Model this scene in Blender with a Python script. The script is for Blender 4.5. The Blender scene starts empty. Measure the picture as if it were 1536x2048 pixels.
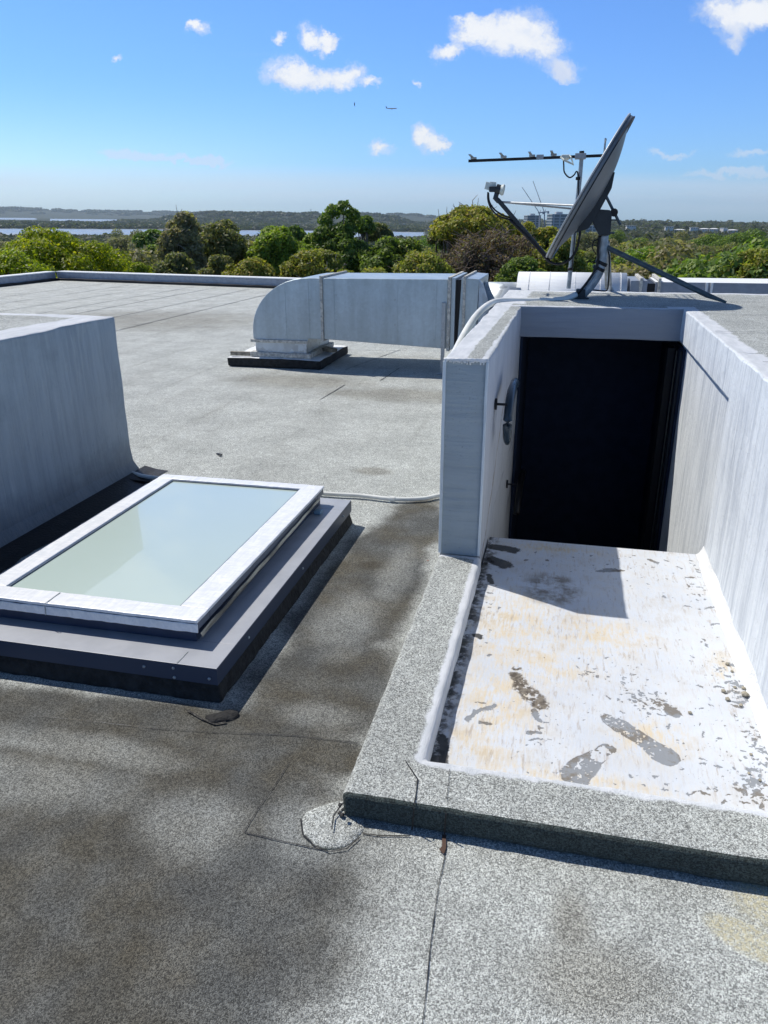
import bpy, bmesh, math, random
import numpy as np
from mathutils import Vector, noise as mnoise
random.seed(7); rng = np.random.default_rng(7)
D = bpy.data; SC = bpy.context.scene
COL = D.collections.new('scene'); SC.collection.children.link(COL)
rad = math.radians
# ------------------------------------------------------------------ camera basis (eye 1.65 m above the roof deck)
FPX, PIT, ROL, YAW, H = 1516., rad(20.947), rad(-.188), rad(13.214), 1.65
def basis(pit, rol):
    cy, sy = math.cos(YAW), math.sin(YAW)
    F = Vector((-sy*math.cos(pit), cy*math.cos(pit), -math.sin(pit))); R0 = Vector((cy, sy, 0)); U0 = R0.cross(F)
    c, s = math.cos(rol), math.sin(rol)
    return F, R0*c+U0*s, U0*c-R0*s
F, R, U = basis(PIT, ROL)
EYE = Vector((0, 0, H))
def ray(u, v): return F+R*((u-768)/FPX)-U*((v-1024)/FPX)
def PZ(u, v, z=0.):
    r = ray(u, v); return EYE+r*((z-H)/r.z)
def PY(u, v, y):
    r = ray(u, v); return EYE+r*(y/r.y)
def PX(u, v, x):
    r = ray(u, v); return EYE+r*(x/r.x)
# the far land: the roof itself slopes a little against the true horizon
EF, ER, EU = basis(rad(21.2), rad(-.0)); 
_c, _s = math.cos(rad(.66)), math.sin(rad(.66))
ER, EU = ER*_c+EU*_s, EU*_c-ER*_s
def env(p):                    # p relative to the eye in the level frame of the land
    return EYE+F*p.dot(EF)+R*p.dot(ER)+U*p.dot(EU)
def eaz(u):                    # azimuth direction (level) of an image column at the horizon
    r = EF+ER*((u-768)/FPX)-EU*((435-1024)/FPX); r.z = 0; return r.normalized()
def EV(u, d, z): return env(eaz(u)*d+Vector((0, 0, z)))
# ------------------------------------------------------------------ tagging, objects
def tag(o, label=None, cat=None, group=None, kind=None):
    if label: o['label'] = label
    if cat: o['category'] = cat
    if group: o['group'] = group
    if kind: o['kind'] = kind
    return o
def empty(name, loc, label=None, cat=None, group=None, kind=None):
    o = D.objects.new(name, None); COL.objects.link(o); o.location = loc; o.empty_display_size = .1
    return tag(o, label, cat, group, kind)
def wloc(o):
    v = Vector(o.location)
    while o.parent: o = o.parent; v += o.location
    return v
def link(name, me, m, parent=None, smooth=False, loc=None):
    o = D.objects.new(name, me); COL.objects.link(o)
    base = Vector((0, 0, 0))
    if parent: o.parent = parent; base = wloc(parent)
    if loc is not None: o.location = Vector(loc)-base; base = Vector(loc)
    if base.length > 0: me.transform(__import__('mathutils').Matrix.Translation(-base))
    for mm in (m if isinstance(m, (list, tuple)) else [m]): me.materials.append(mm)
    if smooth: me.shade_smooth()
    return o
def bmobj(name, bm, m, parent=None, smooth=False, loc=None, recalc=True):
    if recalc: bmesh.ops.recalc_face_normals(bm, faces=bm.faces[:])
    me = D.meshes.new(name); bm.to_mesh(me); bm.free()
    return link(name, me, m, parent, smooth, loc)
# ------------------------------------------------------------------ bmesh shapes
def box(bm, x0, y0, z0, x1, y1, z1, bev=0, seg=2):
    vs = [bm.verts.new((x, y, z)) for z in (z0, z1) for y in (y0, y1) for x in (x0, x1)]
    fs = [bm.faces.new([vs[i] for i in q]) for q in ((0, 2, 3, 1), (4, 5, 7, 6), (0, 1, 5, 4), (2, 6, 7, 3), (1, 3, 7, 5), (0, 4, 6, 2))]
    if bev:
        es = list({e for f in fs for e in f.edges}); bmesh.ops.bevel(bm, geom=es, offset=bev, segments=seg, affect='EDGES', profile=.5)
def prism(bm, pts, ext, bev=0, seg=2):
    vs = [bm.verts.new(p) for p in pts]; f = bm.faces.new(vs)
    r = bmesh.ops.extrude_face_region(bm, geom=[f]); nv = [g for g in r['geom'] if isinstance(g, bmesh.types.BMVert)]
    bmesh.ops.translate(bm, vec=ext, verts=nv)
    if bev:
        allv = set(vs)|set(nv); es = [e for e in bm.edges if e.verts[0] in allv and e.verts[1] in allv]
        bmesh.ops.bevel(bm, geom=es, offset=bev, segments=seg, affect='EDGES', profile=.5)
def smoothpath(P, n=6):
    P = [Vector(p) for p in P]
    if len(P) < 3: return P
    out = []
    for i in range(len(P)-1):
        a, b, c, d = P[max(i-1, 0)], P[i], P[i+1], P[min(i+2, len(P)-1)]
        for k in range(n):
            t = k/n; out.append(.5*((2*b)+(c-a)*t+(2*a-5*b+4*c-d)*t*t+(3*b-a-3*c+d)*t**3))
    return out+[P[-1]]
def tube(bm, P, r, n=10, sm=0, cap=True):
    if sm: P = smoothpath(P, sm)
    P = [Vector(p) for p in P]; rs = r if isinstance(r, (list, tuple)) else [r]*len(P)
    if len(rs) != len(P): rs = [rs[0]+(rs[-1]-rs[0])*i/(len(P)-1) for i in range(len(P))]
    t = (P[1]-P[0]).normalized(); a = t.orthogonal().normalized(); rings = []
    for i, p in enumerate(P):
        t2 = (P[min(i+1, len(P)-1)]-P[max(i-1, 0)]).normalized()
        a = (a-t2*a.dot(t2)).normalized(); b = t2.cross(a)
        rings.append([bm.verts.new(p+(a*math.cos(k*2*math.pi/n)+b*math.sin(k*2*math.pi/n))*rs[i]) for k in range(n)])
    for i in range(len(rings)-1):
        for k in range(n): bm.faces.new((rings[i][k], rings[i][(k+1) % n], rings[i+1][(k+1) % n], rings[i+1][k]))
    if cap: bm.faces.new(rings[0][::-1]); bm.faces.new(rings[-1])
def bar(bm, a, b, w, h, up=(0, 0, 1), bev=0):          # rectangular bar between two points
    a, b = Vector(a), Vector(b); t = (b-a).normalized(); s = t.cross(Vector(up)).normalized(); q = s.cross(t)
    pts = [a+s*(w/2*i)+q*(h/2*j) for i, j in ((-1, -1), (1, -1), (1, 1), (-1, 1))]
    prism(bm, pts, b-a, bev)
def slices(bm, step, axes='xyz'):
    for ax, d in zip('xyz', ((1, 0, 0), (0, 1, 0), (0, 0, 1))):
        if ax not in axes: continue
        i = 'xyz'.index(ax); lo = min(v.co[i] for v in bm.verts); hi = max(v.co[i] for v in bm.verts)
        k = lo+step
        while k < hi-step*.3:
            bmesh.ops.bisect_plane(bm, geom=bm.verts[:]+bm.edges[:]+bm.faces[:], plane_co=[k if j == i else 0 for j in range(3)], plane_no=d); k += step
def rough(bm, amp, sc=6., amp2=None):
    for v in bm.verts:
        n = mnoise.noise_vector(v.co*sc)*amp+mnoise.noise_vector(v.co*sc*4.3)*(amp*.4 if amp2 is None else amp2)
        v.co += n
def new(): return bmesh.new()
# ------------------------------------------------------------------ node helper
class G:
    def __init__(s, name):
        s.m = D.materials.new(name); s.m.use_nodes = True; s.t = s.m.node_tree; s.t.nodes.clear()
        s.out = s.t.nodes.new('ShaderNodeOutputMaterial'); s._p = None
    def n(s, ty, ins=None, **kw):
        nd = s.t.nodes.new('ShaderNode'+ty)
        for k, v in kw.items(): setattr(nd, k, v)
        for k, v in (ins or {}).items(): s.set(nd.inputs[k], v)
        return nd
    def set(s, i, v):
        if isinstance(v, bpy.types.NodeSocket): s.t.links.new(v, i)
        elif isinstance(v, bpy.types.Node): s.t.links.new(v.outputs[0], i)
        else:
            if i.type == 'RGBA' and not hasattr(v, '__len__'): v = (v, v, v, 1)
            if i.type == 'RGBA' and len(v) == 3: v = (*v, 1)
            if i.type == 'VECTOR' and not hasattr(v, '__len__'): v = (v, v, v)
            i.default_value = v
    @property
    def pos(s):
        if s._p is None: s._p = s.n('NewGeometry')
        return s._p.outputs['Position']
    def math(s, op, a, b=0., c=None, clamp=False):
        nd = s.t.nodes.new('ShaderNodeMath'); nd.operation = op; nd.use_clamp = clamp
        s.set(nd.inputs[0], a); s.set(nd.inputs[1], b)
        if c is not None: s.set(nd.inputs[2], c)
        return nd.outputs[0]
    def vm(s, op, a, b=None, scale=None):
        nd = s.t.nodes.new('ShaderNodeVectorMath'); nd.operation = op; s.set(nd.inputs[0], a)
        if b is not None: s.set(nd.inputs[1], b)
        if scale is not None: s.set(nd.inputs['Scale'], scale)
        return nd.outputs['Value'] if op in ('LENGTH', 'DOT_PRODUCT', 'DISTANCE') else nd.outputs[0]
    def ss(s, v, lo, hi, a=0., b=1.):        # smoothstep map
        nd = s.t.nodes.new('ShaderNodeMapRange'); nd.interpolation_type = 'SMOOTHSTEP'
        s.set(nd.inputs[0], v); s.set(nd.inputs[1], lo); s.set(nd.inputs[2], hi); s.set(nd.inputs[3], a); s.set(nd.inputs[4], b); return nd.outputs[0]
    def mix(s, f, a, b, blend='MIX'):
        nd = s.t.nodes.new('ShaderNodeMix'); nd.data_type = 'RGBA'; nd.blend_type = blend
        s.set(nd.inputs['Factor'], f); s.set(nd.inputs['A'] if 0 else nd.inputs[6], a); s.set(nd.inputs[7], b); return nd.outputs[2]
    def noise(s, scale, det=3, rough=.55, vec=None, dist=0., col=False):
        nd = s.n('TexNoise', {'Scale': scale, 'Detail': det, 'Roughness': rough, 'Distortion': dist, 'Vector': vec if vec is not None else s.pos}); return nd.outputs[1 if col else 0]
    def voro(s, scale, vec=None, feat='F1'):
        nd = s.n('TexVoronoi', {'Scale': scale, 'Vector': vec if vec is not None else s.pos}, feature=feat); return nd
    def sc(s, v): return s.vm('MULTIPLY', s.pos, v)
    def sep(s, v=None):
        nd = s.n('SeparateXYZ', {0: v if v is not None else s.pos}); return nd.outputs
    def bump(s, h, dist, stren=1.):
        return s.n('Bump', {'Height': h, 'Distance': dist, 'Strength': stren}).outputs[0]
    def pbr(s, col, rough=.8, metal=0., normal=None, spec=.4, **kw):
        b = s.n('BsdfPrincipled', {'Base Color': col, 'Roughness': rough, 'Metallic': metal, 'Specular IOR Level': spec})
        if normal is not None: s.set(b.inputs['Normal'], normal)
        for k, v in kw.items(): s.set(b.inputs[k.replace('_', ' ')], v)
        s.t.links.new(b.outputs[0], s.out.inputs[0]); return s.m
    def ell(s, c, r, soft=.5, ang=0.):       # soft ellipse on the XY plane, 1 inside -> 0
        v = s.vm('SUBTRACT', s.pos, (c[0], c[1], 0)); v = s.vm('MULTIPLY', v, (1, 1, 0))
        if ang: v = s.n('VectorRotate', {'Vector': v, 'Angle': -ang}, rotation_type='Z_AXIS').outputs[0]
        return s.ss(s.vm('LENGTH', s.vm('DIVIDE', v, (r[0], r[1], 1))), 1+soft, 1-soft)
def plain(name, col, rough=.6, metal=0., var=.12, scale=9., bump=0., bs=60., spec=.4):
    g = G(name); n = g.noise(scale, 4)
    c = g.mix(g.ss(n, .3, .7), [k*(1-var) for k in col], [min(1, k*(1+var)) for k in col])
    return g.pbr(c, g.ss(n, .2, .8, rough-.06, rough+.06), metal, g.bump(g.noise(bs, 3), bump) if bump else None, spec)
# ------------------------------------------------------------------ materials
def granules(g, scale=190., lo=.10, hi=.50, base=(.97, 1.005, .955)):
    """mineral-felt chips: each cell its own grey"""
    v = g.voro(scale*2.0); w = g.voro(scale*1.05)
    k = g.math('ADD', g.math('MULTIPLY', g.sep(v.outputs['Color'])[0], .62), g.math('MULTIPLY', g.sep(w.outputs['Color'])[1], .38))
    k = g.ss(k, .12, .95, lo, hi)
    big = g.noise(2.2, 5, .6); k = g.math('MULTIPLY', k, g.ss(big, .25, .75, .84, 1.12))
    mid = g.noise(14, 4, .65); k = g.math('MULTIPLY', k, g.ss(mid, .3, .7, .9, 1.08))
    return g.vm('SCALE', base, scale=k), g.bump(g.math('SUBTRACT', g.sep(v.outputs['Color'])[1], g.math('MULTIPLY', v.outputs['Distance'], 1.2)), .0025, .8)
def m_deck():
    g = G('mineral_felt_deck'); col, bp = granules(g, 185, .22, .86)
    n1 = g.noise(3.3, 5, .62, dist=.4); n2 = g.noise(1.1, 4, .6)
    wob = g.math('MULTIPLY', g.math('SUBTRACT', n1, .5), 1.0)
    def blob(u, v, r, soft, ang=0., w=1.2):
        p = PZ(u, v); s_ = g.vm('MULTIPLY', g.vm('SUBTRACT', g.pos, (p.x, p.y, 0)), (1, 1, 0))
        if ang: s_ = g.n('VectorRotate', {'Vector': s_, 'Angle': -ang}, rotation_type='Z_AXIS').outputs[0]
        d = g.vm('LENGTH', g.vm('DIVIDE', s_, (r[0], r[1], 1)))
        return g.ss(g.math('ADD', d, g.math('MULTIPLY', wob, w)), 1+soft, 1-soft)
    def mx(*a):
        r = a[0]
        for b in a[1:]: r = g.math('MAXIMUM', r, b)
        return r
    damp = mx(blob(120, 1800, (1.15, .75), .25, 0, .9), blob(430, 1560, (.44, .40), .25, 0, .9), blob(350, 1900, (.34, .30), .3), blob(60, 1430, (.9, .16), .25, 0, .6), blob(350, 1440, (.5, .10), .25, 0, .6),
              blob(735, 1170, (.26, 1.0), .22, 0, .7), blob(650, 1370, (.3, .45), .3, 0, .8), blob(570, 1500, (.34, .14), .25, 0, .8), blob(820, 1060, (.2, .5), .3))
    lightp = mx(blob(390, 1650, (.15, .12), .6), blob(150, 1490, (.34, .07), .5), blob(60, 1560, (.3, .1), .6), blob(700, 1240, (.12, .25), .6), blob(790, 1150, (.08, .3), .6), blob(640, 1430, (.12, .07), .6), blob(650, 1660, (.16, .12), .5))
    damp = g.math('MULTIPLY', damp, g.math('SUBTRACT', 1., g.math('MULTIPLY', lightp, .36)))
    damp = g.math('MULTIPLY', damp, g.ss(g.math('ADD', g.sep()[0], g.math('MULTIPLY', wob, .35)), -.30, -.52))
    damp = g.math('MULTIPLY', damp, g.ss(g.noise(7, 5, .7), .25, .6, .82, 1.))
    tint = g.mix(g.ss(g.noise(2.4, 3), .35, .65), (.16, .135, .098, 1), (.165, .165, .168, 1))
    col = g.mix(g.math('MULTIPLY', damp, .96), col, g.vm('MULTIPLY', col, tint))
    # ring of dirt in front of the duct plinth, and general ponding marks
    d2 = mx(blob(600, 762, (.75, .35), .5), blob(800, 790, (.7, .3), .5), blob(300, 640, (2.0, 1.4), .5), blob(740, 1130, (.07, .05), .4), blob(745, 943, (.12, .09), .4), blob(1190, 1960, (.16, .1), .6), blob(1140, 1850, (.05, .1), .6))
    col = g.mix(g.math('MULTIPLY', d2, .6), col, g.vm('MULTIPLY', col, (.5, .46, .4)))
    sx_, sy_, _z = g.sep(); sh = g.math('ADD', sx_, g.math('MULTIPLY', g.noise(4, 2), .02)); band = g.math('FRACT', g.math('DIVIDE', g.math('ADD', sh, 60.13), 1.0))
    lap = g.math('MULTIPLY', g.ss(g.math('ABSOLUTE', g.math('SUBTRACT', band, .5)), .46, .5), g.ss(g.noise(1.3, 4, .6), .42, .62)); col = g.mix(g.math('MULTIPLY', g.math('MULTIPLY', lap, .22), g.ss(sy_, 4.5, 6.)), col, g.vm('MULTIPLY', col, (.45, .42, .38)))
    # streaks along the laps far away
    st = g.noise(1., 4, .6, vec=g.sc((2.2, .22, 1))); col = g.mix(g.ss(st, .5, .75, 0, .3), col, g.vm('MULTIPLY', col, (.72, .70, .68)))
    # cream spill at the lower right
    sp = g.math('MAXIMUM', blob(1500, 1880, (.10, .05), .22, rad(-25), .5), blob(1540, 1800, (.09, .09), .5, 0, .5))
    cr = g.math('MULTIPLY', sp, g.ss(g.noise(95, 3, .7), .42, .58, .25, .95))
    col = g.mix(g.math('MULTIPLY', cr, .8), col, (.66, .60, .38, 1))
    # reddish rust specks
    rs = g.voro(2.6); col = g.mix(g.math('MULTIPLY', g.ss(rs.outputs['Distance'], .022, .012), .7), col, (.30, .10, .05, 1))
    return g.pbr(col, .82, 0, bp, .35)
def m_capped(name, white_mask, scale=190., lo=.18, hi=.80):
    """mineral felt with brushed white paint where white_mask(g) says"""
    g = G(name); col, bp = granules(g, scale, lo, hi)
    w = white_mask(g); sx, sy, sz = g.sep()
    if name == 'kerb_felt':     # shade of the front upstand painted into the felt colour
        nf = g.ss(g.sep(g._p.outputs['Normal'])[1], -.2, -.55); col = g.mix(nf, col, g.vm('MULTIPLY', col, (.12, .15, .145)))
    pn = g.noise(1, 4, .6, vec=g.sc((26, 6, 6))); pc = g.mix(g.ss(pn, .3, .7), (.66, .69, .72, 1), (.80, .82, .85, 1))
    pit = g.ss(g.noise(120, 3, .7), .66, .74); pc = g.mix(g.math('MULTIPLY', pit, .5), pc, (.3, .3, .28, 1))
    c = g.mix(w, col, pc)
    h = g.math('ADD', g.noise(30, 5, .6), g.math('MULTIPLY', g.noise(170, 2), .3))
    nb = g.n('Bump', {'Height': h, 'Distance': .003, 'Strength': g.math('MULTIPLY', w, .55), 'Normal': bp}).outputs[0]
    return g.pbr(c, .75, 0, nb, .35)
def edge_noise(g, a=.05, s=9.): return g.math('MULTIPLY', g.math('SUBTRACT', g.noise(s, 5, .7), .5), a*2)
def wm_kerb(g):
    x, y, z = g.sep(); dx = g.math('MAXIMUM', g.math('SUBTRACT', -.315, x), 0); dy = g.math('MAXIMUM', g.math('SUBTRACT', 1.91, y), 0)
    d = g.math('SQRT', g.math('ADD', g.math('MULTIPLY', dx, dx), g.math('MULTIPLY', dy, dy)))
    a = g.ss(g.math('ADD', d, edge_noise(g, .030, 11)), .042, .026)
    return g.math('MAXIMUM', a, g.ss(g.math('ADD', y, edge_noise(g, .03, 14)), 3.42, 3.44))
def wm_slab(g):          # gravel in the field, paint round the rims
    x, y, z = g.sep(); e = edge_noise(g, .045, 6); nz = g.sep(g._p.outputs['Normal'])[2]
    side = g.ss(nz, .75, .6)
    left = g.math('MULTIPLY', g.ss(g.math('ADD', x, e), -.30, -.33), g.ss(y, 6.0, 6.05))
    front = g.math('MULTIPLY', g.math('MULTIPLY', g.ss(g.math('ADD', y, g.math('MULTIPLY', e, .4)), 5.93, 5.91), g.ss(y, 5.84, 5.86)), g.ss(x, .86, .80))
    rr = g.math('MULTIPLY', g.ss(g.math('ADD', x, e), .915, .895), g.math('MULTIPLY', g.ss(x, .70, .72), g.ss(y, 6.08, 6.0)))
    back = g.ss(g.math('ADD', y, g.math('MULTIPLY', e, .6)), 7.15, 7.18)
    lw = g.math('MULTIPLY', g.ss(x, -.32, -.34), g.math('MULTIPLY', g.ss(y, 6.06, 5.99), 1.))
    strip = g.math('MULTIPLY', g.ss(g.math('ABSOLUTE', g.math('SUBTRACT', g.math('ADD', x, g.math('MULTIPLY', e, .5)), g.math('ADD', -.395, g.math('MULTIPLY', g.math('SUBTRACT', y, 3.5), .012)))), .042, .03), 1.)
    lw = g.math('MULTIPLY', lw, g.math('SUBTRACT', 1., strip))
    r = side
    for q in (left, front, rr, back, lw): r = g.math('MAXIMUM', r, q)
    return r
def wm_leftbox(g):
    x, y, z = g.sep(); e = edge_noise(g, .06, 5); nz = g.sep(g._p.outputs['Normal'])[2]
    a = g.ss(g.math('ADD', x, e), -3.12, -3.09); b = g.ss(g.math('ADD', y, g.math('MULTIPLY', e, .5)), 4.42, 4.45)
    return g.math('MAXIMUM', g.ss(nz, .75, .6), g.math('MAXIMUM', a, b))
def m_plaster(name, base=(.71, .765, .785), dark=(.47, .52, .55), ax='z', amount=.5, bumpd=.010, stain=None):
    """brushed masonry paint: vertical brush marks, drips, pits"""
    g = G(name)
    vs = {'z': (34, 34, 2.2), 'x': (2.4, 30, 30), 'y': (30, 2.4, 30)}[ax]
    s1 = g.noise(1, 5, .65, vec=g.sc(vs)); s2 = g.noise(1, 4, .6, vec=g.sc([k*.28 for k in vs])); b1 = g.noise(2.5, 4, .6)
    k = g.math('ADD', g.math('MULTIPLY', s1, .45), g.math('ADD', g.math('MULTIPLY', s2, .35), g.math('MULTIPLY', b1, .2)))
    c = g.mix(g.ss(k, .38, .58, amount, 0.), base, dark)
    pit = g.math('MULTIPLY', g.ss(g.noise(85, 4, .75), .62, .70), g.ss(g.noise(5, 3), .4, .6)); c = g.mix(g.math('MULTIPLY', pit, .55), c, (.22, .23, .24, 1))
    if stain: c = stain(g, c)
    h = g.math('ADD', g.math('MULTIPLY', s1, 1.6), g.math('ADD', g.math('MULTIPLY', g.noise(30, 5, .6), .5), g.math('MULTIPLY', pit, -.6)))
    return g.pbr(c, .7, 0, g.bump(h, bumpd, .75), .35)
def m_landing():
    g = G('landing_paint')
    br = g.noise(1, 5, .7, vec=g.sc((95, 14, 1)), dist=.3); br2 = g.noise(1, 4, .7, vec=g.sc((60, 9, 1)))
    n = g.noise(2.6, 4, .6); n3 = g.noise(9, 5, .7)
    c = g.mix(g.ss(n, .3, .7), (.63, .665, .715, 1), (.56, .595, .65, 1))
    def bl(u, v, r, s=.6):
        p = PZ(u, v); return g.ell((p.x, p.y), r, s)
    tan = None
    for u, v, r in ((1030, 1260, (.17, .34)), (1000, 1400, (.14, .26)), (1180, 1270, (.2, .16)), (1240, 1270, (.12, .06)), (960, 1490, (.14, .09)), (1300, 1480, (.12, .1)), (1450, 1345, (.05, .12)), (1120, 1560, (.3, .05)), (1075, 1330, (.2, .12)), (1110, 1100, (.25, .05))):
        b = bl(u, v, r, .75); tan = b if tan is None else g.math('MAXIMUM', tan, b)
    tan = g.math('MULTIPLY', g.math('ADD', g.math('MULTIPLY', tan, .85), .24), g.ss(g.math('ADD', g.math('MULTIPLY', n3, .5), g.math('MULTIPLY', br, .5)), .40, .62))
    c = g.mix(g.math('MULTIPLY', tan, .95), c, (.66, .56, .40, 1))
    # fine brownish brush scratches
    sc = g.math('MULTIPLY', g.ss(br2, .54, .66), g.math('ADD', .25, g.math('MULTIPLY', g.ss(g.noise(3.1, 4, .6), .38, .58), .75)))
    c = g.mix(g.math('MULTIPLY', sc, .55), c, (.36, .29, .23, 1)); grm = g.ss(g.noise(4.5, 5, .7), .50, .72); c = g.mix(g.math('MULTIPLY', g.math('MULTIPLY', grm, g.ss(br, .35, .6)), .35), c, (.34, .31, .28, 1))
    # grime patch in the shade, dirt along the left and wall edge
    gr = g.math('MULTIPLY', bl(1105, 1180, (.13, .16), .35), g.ss(n3, .38, .6)); c = g.mix(g.math('MULTIPLY', gr, .8), c, (.17, .14, .11, 1))
    x, y, z = g.sep()
    ed = g.math('MULTIPLY', g.ss(g.math('ADD', x, edge_noise(g, .05, 12)), -.25, -.30), g.ss(g.noise(22, 4, .7), .46, .58)); c = g.mix(g.math('MULTIPLY', ed, .85), c, (.10, .095, .09, 1))
    fl = g.math('MULTIPLY', g.ss(g.noise(160, 2, .5), .70, .73), g.ss(g.noise(6, 3), .48, .62)); c = g.mix(g.math('MULTIPLY', fl, .8), c, (.24, .22, .2, 1))
    # flat marks (wet shoe prints, spots where the paint has lifted) are stored on the landing's own points
    ma = g.n('Attribute', attribute_name='marks').outputs['Color']; gm, bm_, wm = g.sep(ma); fn = g.noise(260, 2, .6)
    gm = g.ss(g.math('ADD', gm, g.math('MULTIPLY', g.math('SUBTRACT', fn, .5), .9)), .25, .75); grit = g.ss(n3, .48, .60)
    c = g.mix(g.math('MULTIPLY', gm, .95), c, g.mix(grit, (.24, .255, .275, 1), (.175, .155, .13, 1)))
    c = g.mix(g.math('MULTIPLY', bm_, .95), c, g.mix(g.ss(g.noise(40, 4, .75), .4, .6), (.065, .048, .034, 1), (.20, .17, .13, 1)))
    c = g.mix(g.math('MULTIPLY', wm, .95), c, g.mix(grit, (.035, .036, .036, 1), (.07, .065, .055, 1)))
    marks = g.math('MAXIMUM', gm, bm_)
    h = g.math('ADD', g.math('ADD', g.math('MULTIPLY', br, .7), g.noise(45, 5, .6)), g.math('MULTIPLY', marks, -.8))
    return g.pbr(c, .62, 0, g.bump(h, .004, .5), .4)
def m_galv(name, col=(.50, .56, .60), metal=.75, rough=.42, spang=26., amt=.22, seam=None):
    g = G(name); v = g.voro(spang, g.vm('ADD', g.pos, g.vm('SCALE', g.noise(6, 3, col=True), scale=.12))); w = g.noise(1.6, 4); w2 = g.noise(1, 4, .6, vec=g.sc((9, 9, .8)))
    k = g.math('ADD', g.math('MULTIPLY', g.sep(v.outputs['Color'])[0], amt), g.math('ADD', g.math('MULTIPLY', w, .35), g.math('MULTIPLY', w2, .35)))
    c = g.mix(g.ss(k, .2, .65), [q*.72 for q in col], [min(1, q*1.18) for q in col])
    return g.pbr(c, g.ss(k, .1, .7, rough-.1, rough+.12), metal, g.bump(g.noise(2.2, 3), .012, .4), .5)
M = {}
M['deck'] = m_deck()
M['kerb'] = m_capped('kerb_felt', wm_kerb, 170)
M['slab'] = m_capped('roof_slab_felt', wm_slab, 190)
M['lbox'] = m_capped('left_box_felt', wm_leftbox, 190)
def rust_line(g, c):
    x, y, z = g.sep(); ln = g.math('ABSOLUTE', g.math('SUBTRACT', z, g.math('ADD', .02, g.math('MULTIPLY', g.math('SUBTRACT', y, 3.6), .62))))
    f = g.math('MULTIPLY', g.ss(g.math('ADD', ln, edge_noise(g, .02, 20)), .035, .005), g.ss(g.math('ADD', y, edge_noise(g, .1, 9)), 4.75, 4.5))
    return g.mix(g.math('MULTIPLY', f, g.ss(g.noise(1, 4, vec=g.sc((1, 14, 30))), .35, .6, .3, .8)), c, (.26, .19, .13, 1))
M['wall'] = m_plaster('wall_paint')
M['wall_in'] = m_plaster('inner_wall_paint', (.55, .57, .60), (.36, .38, .41), stain=rust_line)
M['wall_shade'] = m_plaster('shaded_wall_paint', (.38, .435, .46), (.28, .325, .35), 'x', .55, .008)  # darker copy of the wall paint, shade of the end and outer faces
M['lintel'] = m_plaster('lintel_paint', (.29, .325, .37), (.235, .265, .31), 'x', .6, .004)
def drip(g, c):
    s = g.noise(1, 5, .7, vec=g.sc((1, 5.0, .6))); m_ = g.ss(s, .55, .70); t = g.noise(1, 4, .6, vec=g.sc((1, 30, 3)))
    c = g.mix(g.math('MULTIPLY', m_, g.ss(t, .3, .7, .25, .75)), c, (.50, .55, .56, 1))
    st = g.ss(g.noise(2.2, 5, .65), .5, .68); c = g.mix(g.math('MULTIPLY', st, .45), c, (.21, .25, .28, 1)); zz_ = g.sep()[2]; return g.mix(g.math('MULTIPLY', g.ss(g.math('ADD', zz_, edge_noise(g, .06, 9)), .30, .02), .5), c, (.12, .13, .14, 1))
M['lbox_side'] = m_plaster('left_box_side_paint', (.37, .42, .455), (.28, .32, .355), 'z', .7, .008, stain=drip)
M['right_wall'] = m_plaster('right_wall_paint', (.76, .80, .83), (.46, .50, .55), 'z', .75, .009)
M['landing'] = m_landing()
M['interior'] = plain('dark_interior', (.024, .034, .062), .9, spec=.1)  # near-black base colour carries the dimness of the stairwell
M['interior2'] = plain('dark_frame', (.018, .024, .034), .6, spec=.2)
M['fbed'] = plain('bitumen', (.012, .012, .013), .55, var=.3, bump=.004, bs=70)
M['upstand'] = plain('black_felt_upstand', (.022, .022, .022), .85, var=.5, scale=25, bump=.012, bs=45)
g = G('flashing_metal'); n = g.noise(9, 4); up = g.ss(g.sep(g.n('NewGeometry').outputs['Normal'])[2], .5, .9)     # level faces coloured lighter, upright ones darker, as sun and shade leave them
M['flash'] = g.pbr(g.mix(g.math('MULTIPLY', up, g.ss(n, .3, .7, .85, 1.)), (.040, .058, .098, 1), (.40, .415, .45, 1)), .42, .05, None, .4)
M['galv'] = m_galv('galvanised_duct', (.50, .58, .63), .4, .36, 34., .06)
M['galv2'] = m_galv('galvanised_cone', (.50, .54, .57), .5, .45, 14., .45)
M['galv3'] = m_galv('galvanised_tube', (.42, .44, .46), .6, .45, 60., .15)
M['tape'] = plain('flange_sealant', (.52, .50, .45), .75, var=.3, scale=30, bump=.006)
M['white_duct'] = m_plaster('white_duct_jacket', (.80, .82, .83), (.70, .72, .74), 'x', .5, .004)
M['grey_duct'] = plain('grey_duct_side', (.30, .33, .38), .5, .3)
M['black'] = plain('black_rubber', (.010, .010, .012), .5)
M['dark_metal'] = plain('dark_coated_metal', (.035, .042, .048), .5, .2, var=.2)
M['dish'] = plain('dish_coating', (.20, .215, .225), .42, .25, var=.12, scale=4)
M['dishrim'] = plain('dish_rim', (.42, .44, .45), .45, .3)
M['lnb'] = plain('lnb_plastic', (.62, .66, .60), .5)
M['pipe_white'] = plain('white_conduit', (.74, .75, .72), .45, var=.08)
M['pvc'] = M['pipe_white']
M['steel'] = plain('galvanised_pipe', (.36, .39, .41), .45, .45, var=.25, scale=20)
M['steel_d'] = plain('weathered_pipe', (.10, .13, .14), .5, .3, var=.25, scale=20)
M['rail'] = plain('blue_grey_gloss_paint', (.03, .05, .07), .28, .2, var=.1, spec=.5)
M['rust'] = plain('rusty_strip', (.30, .26, .20), .8, var=.4, scale=30)
M['paint_white'] = plain('thick_white_paint', (.78, .79, .79), .6, var=.1, bump=.01, bs=50)
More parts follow.
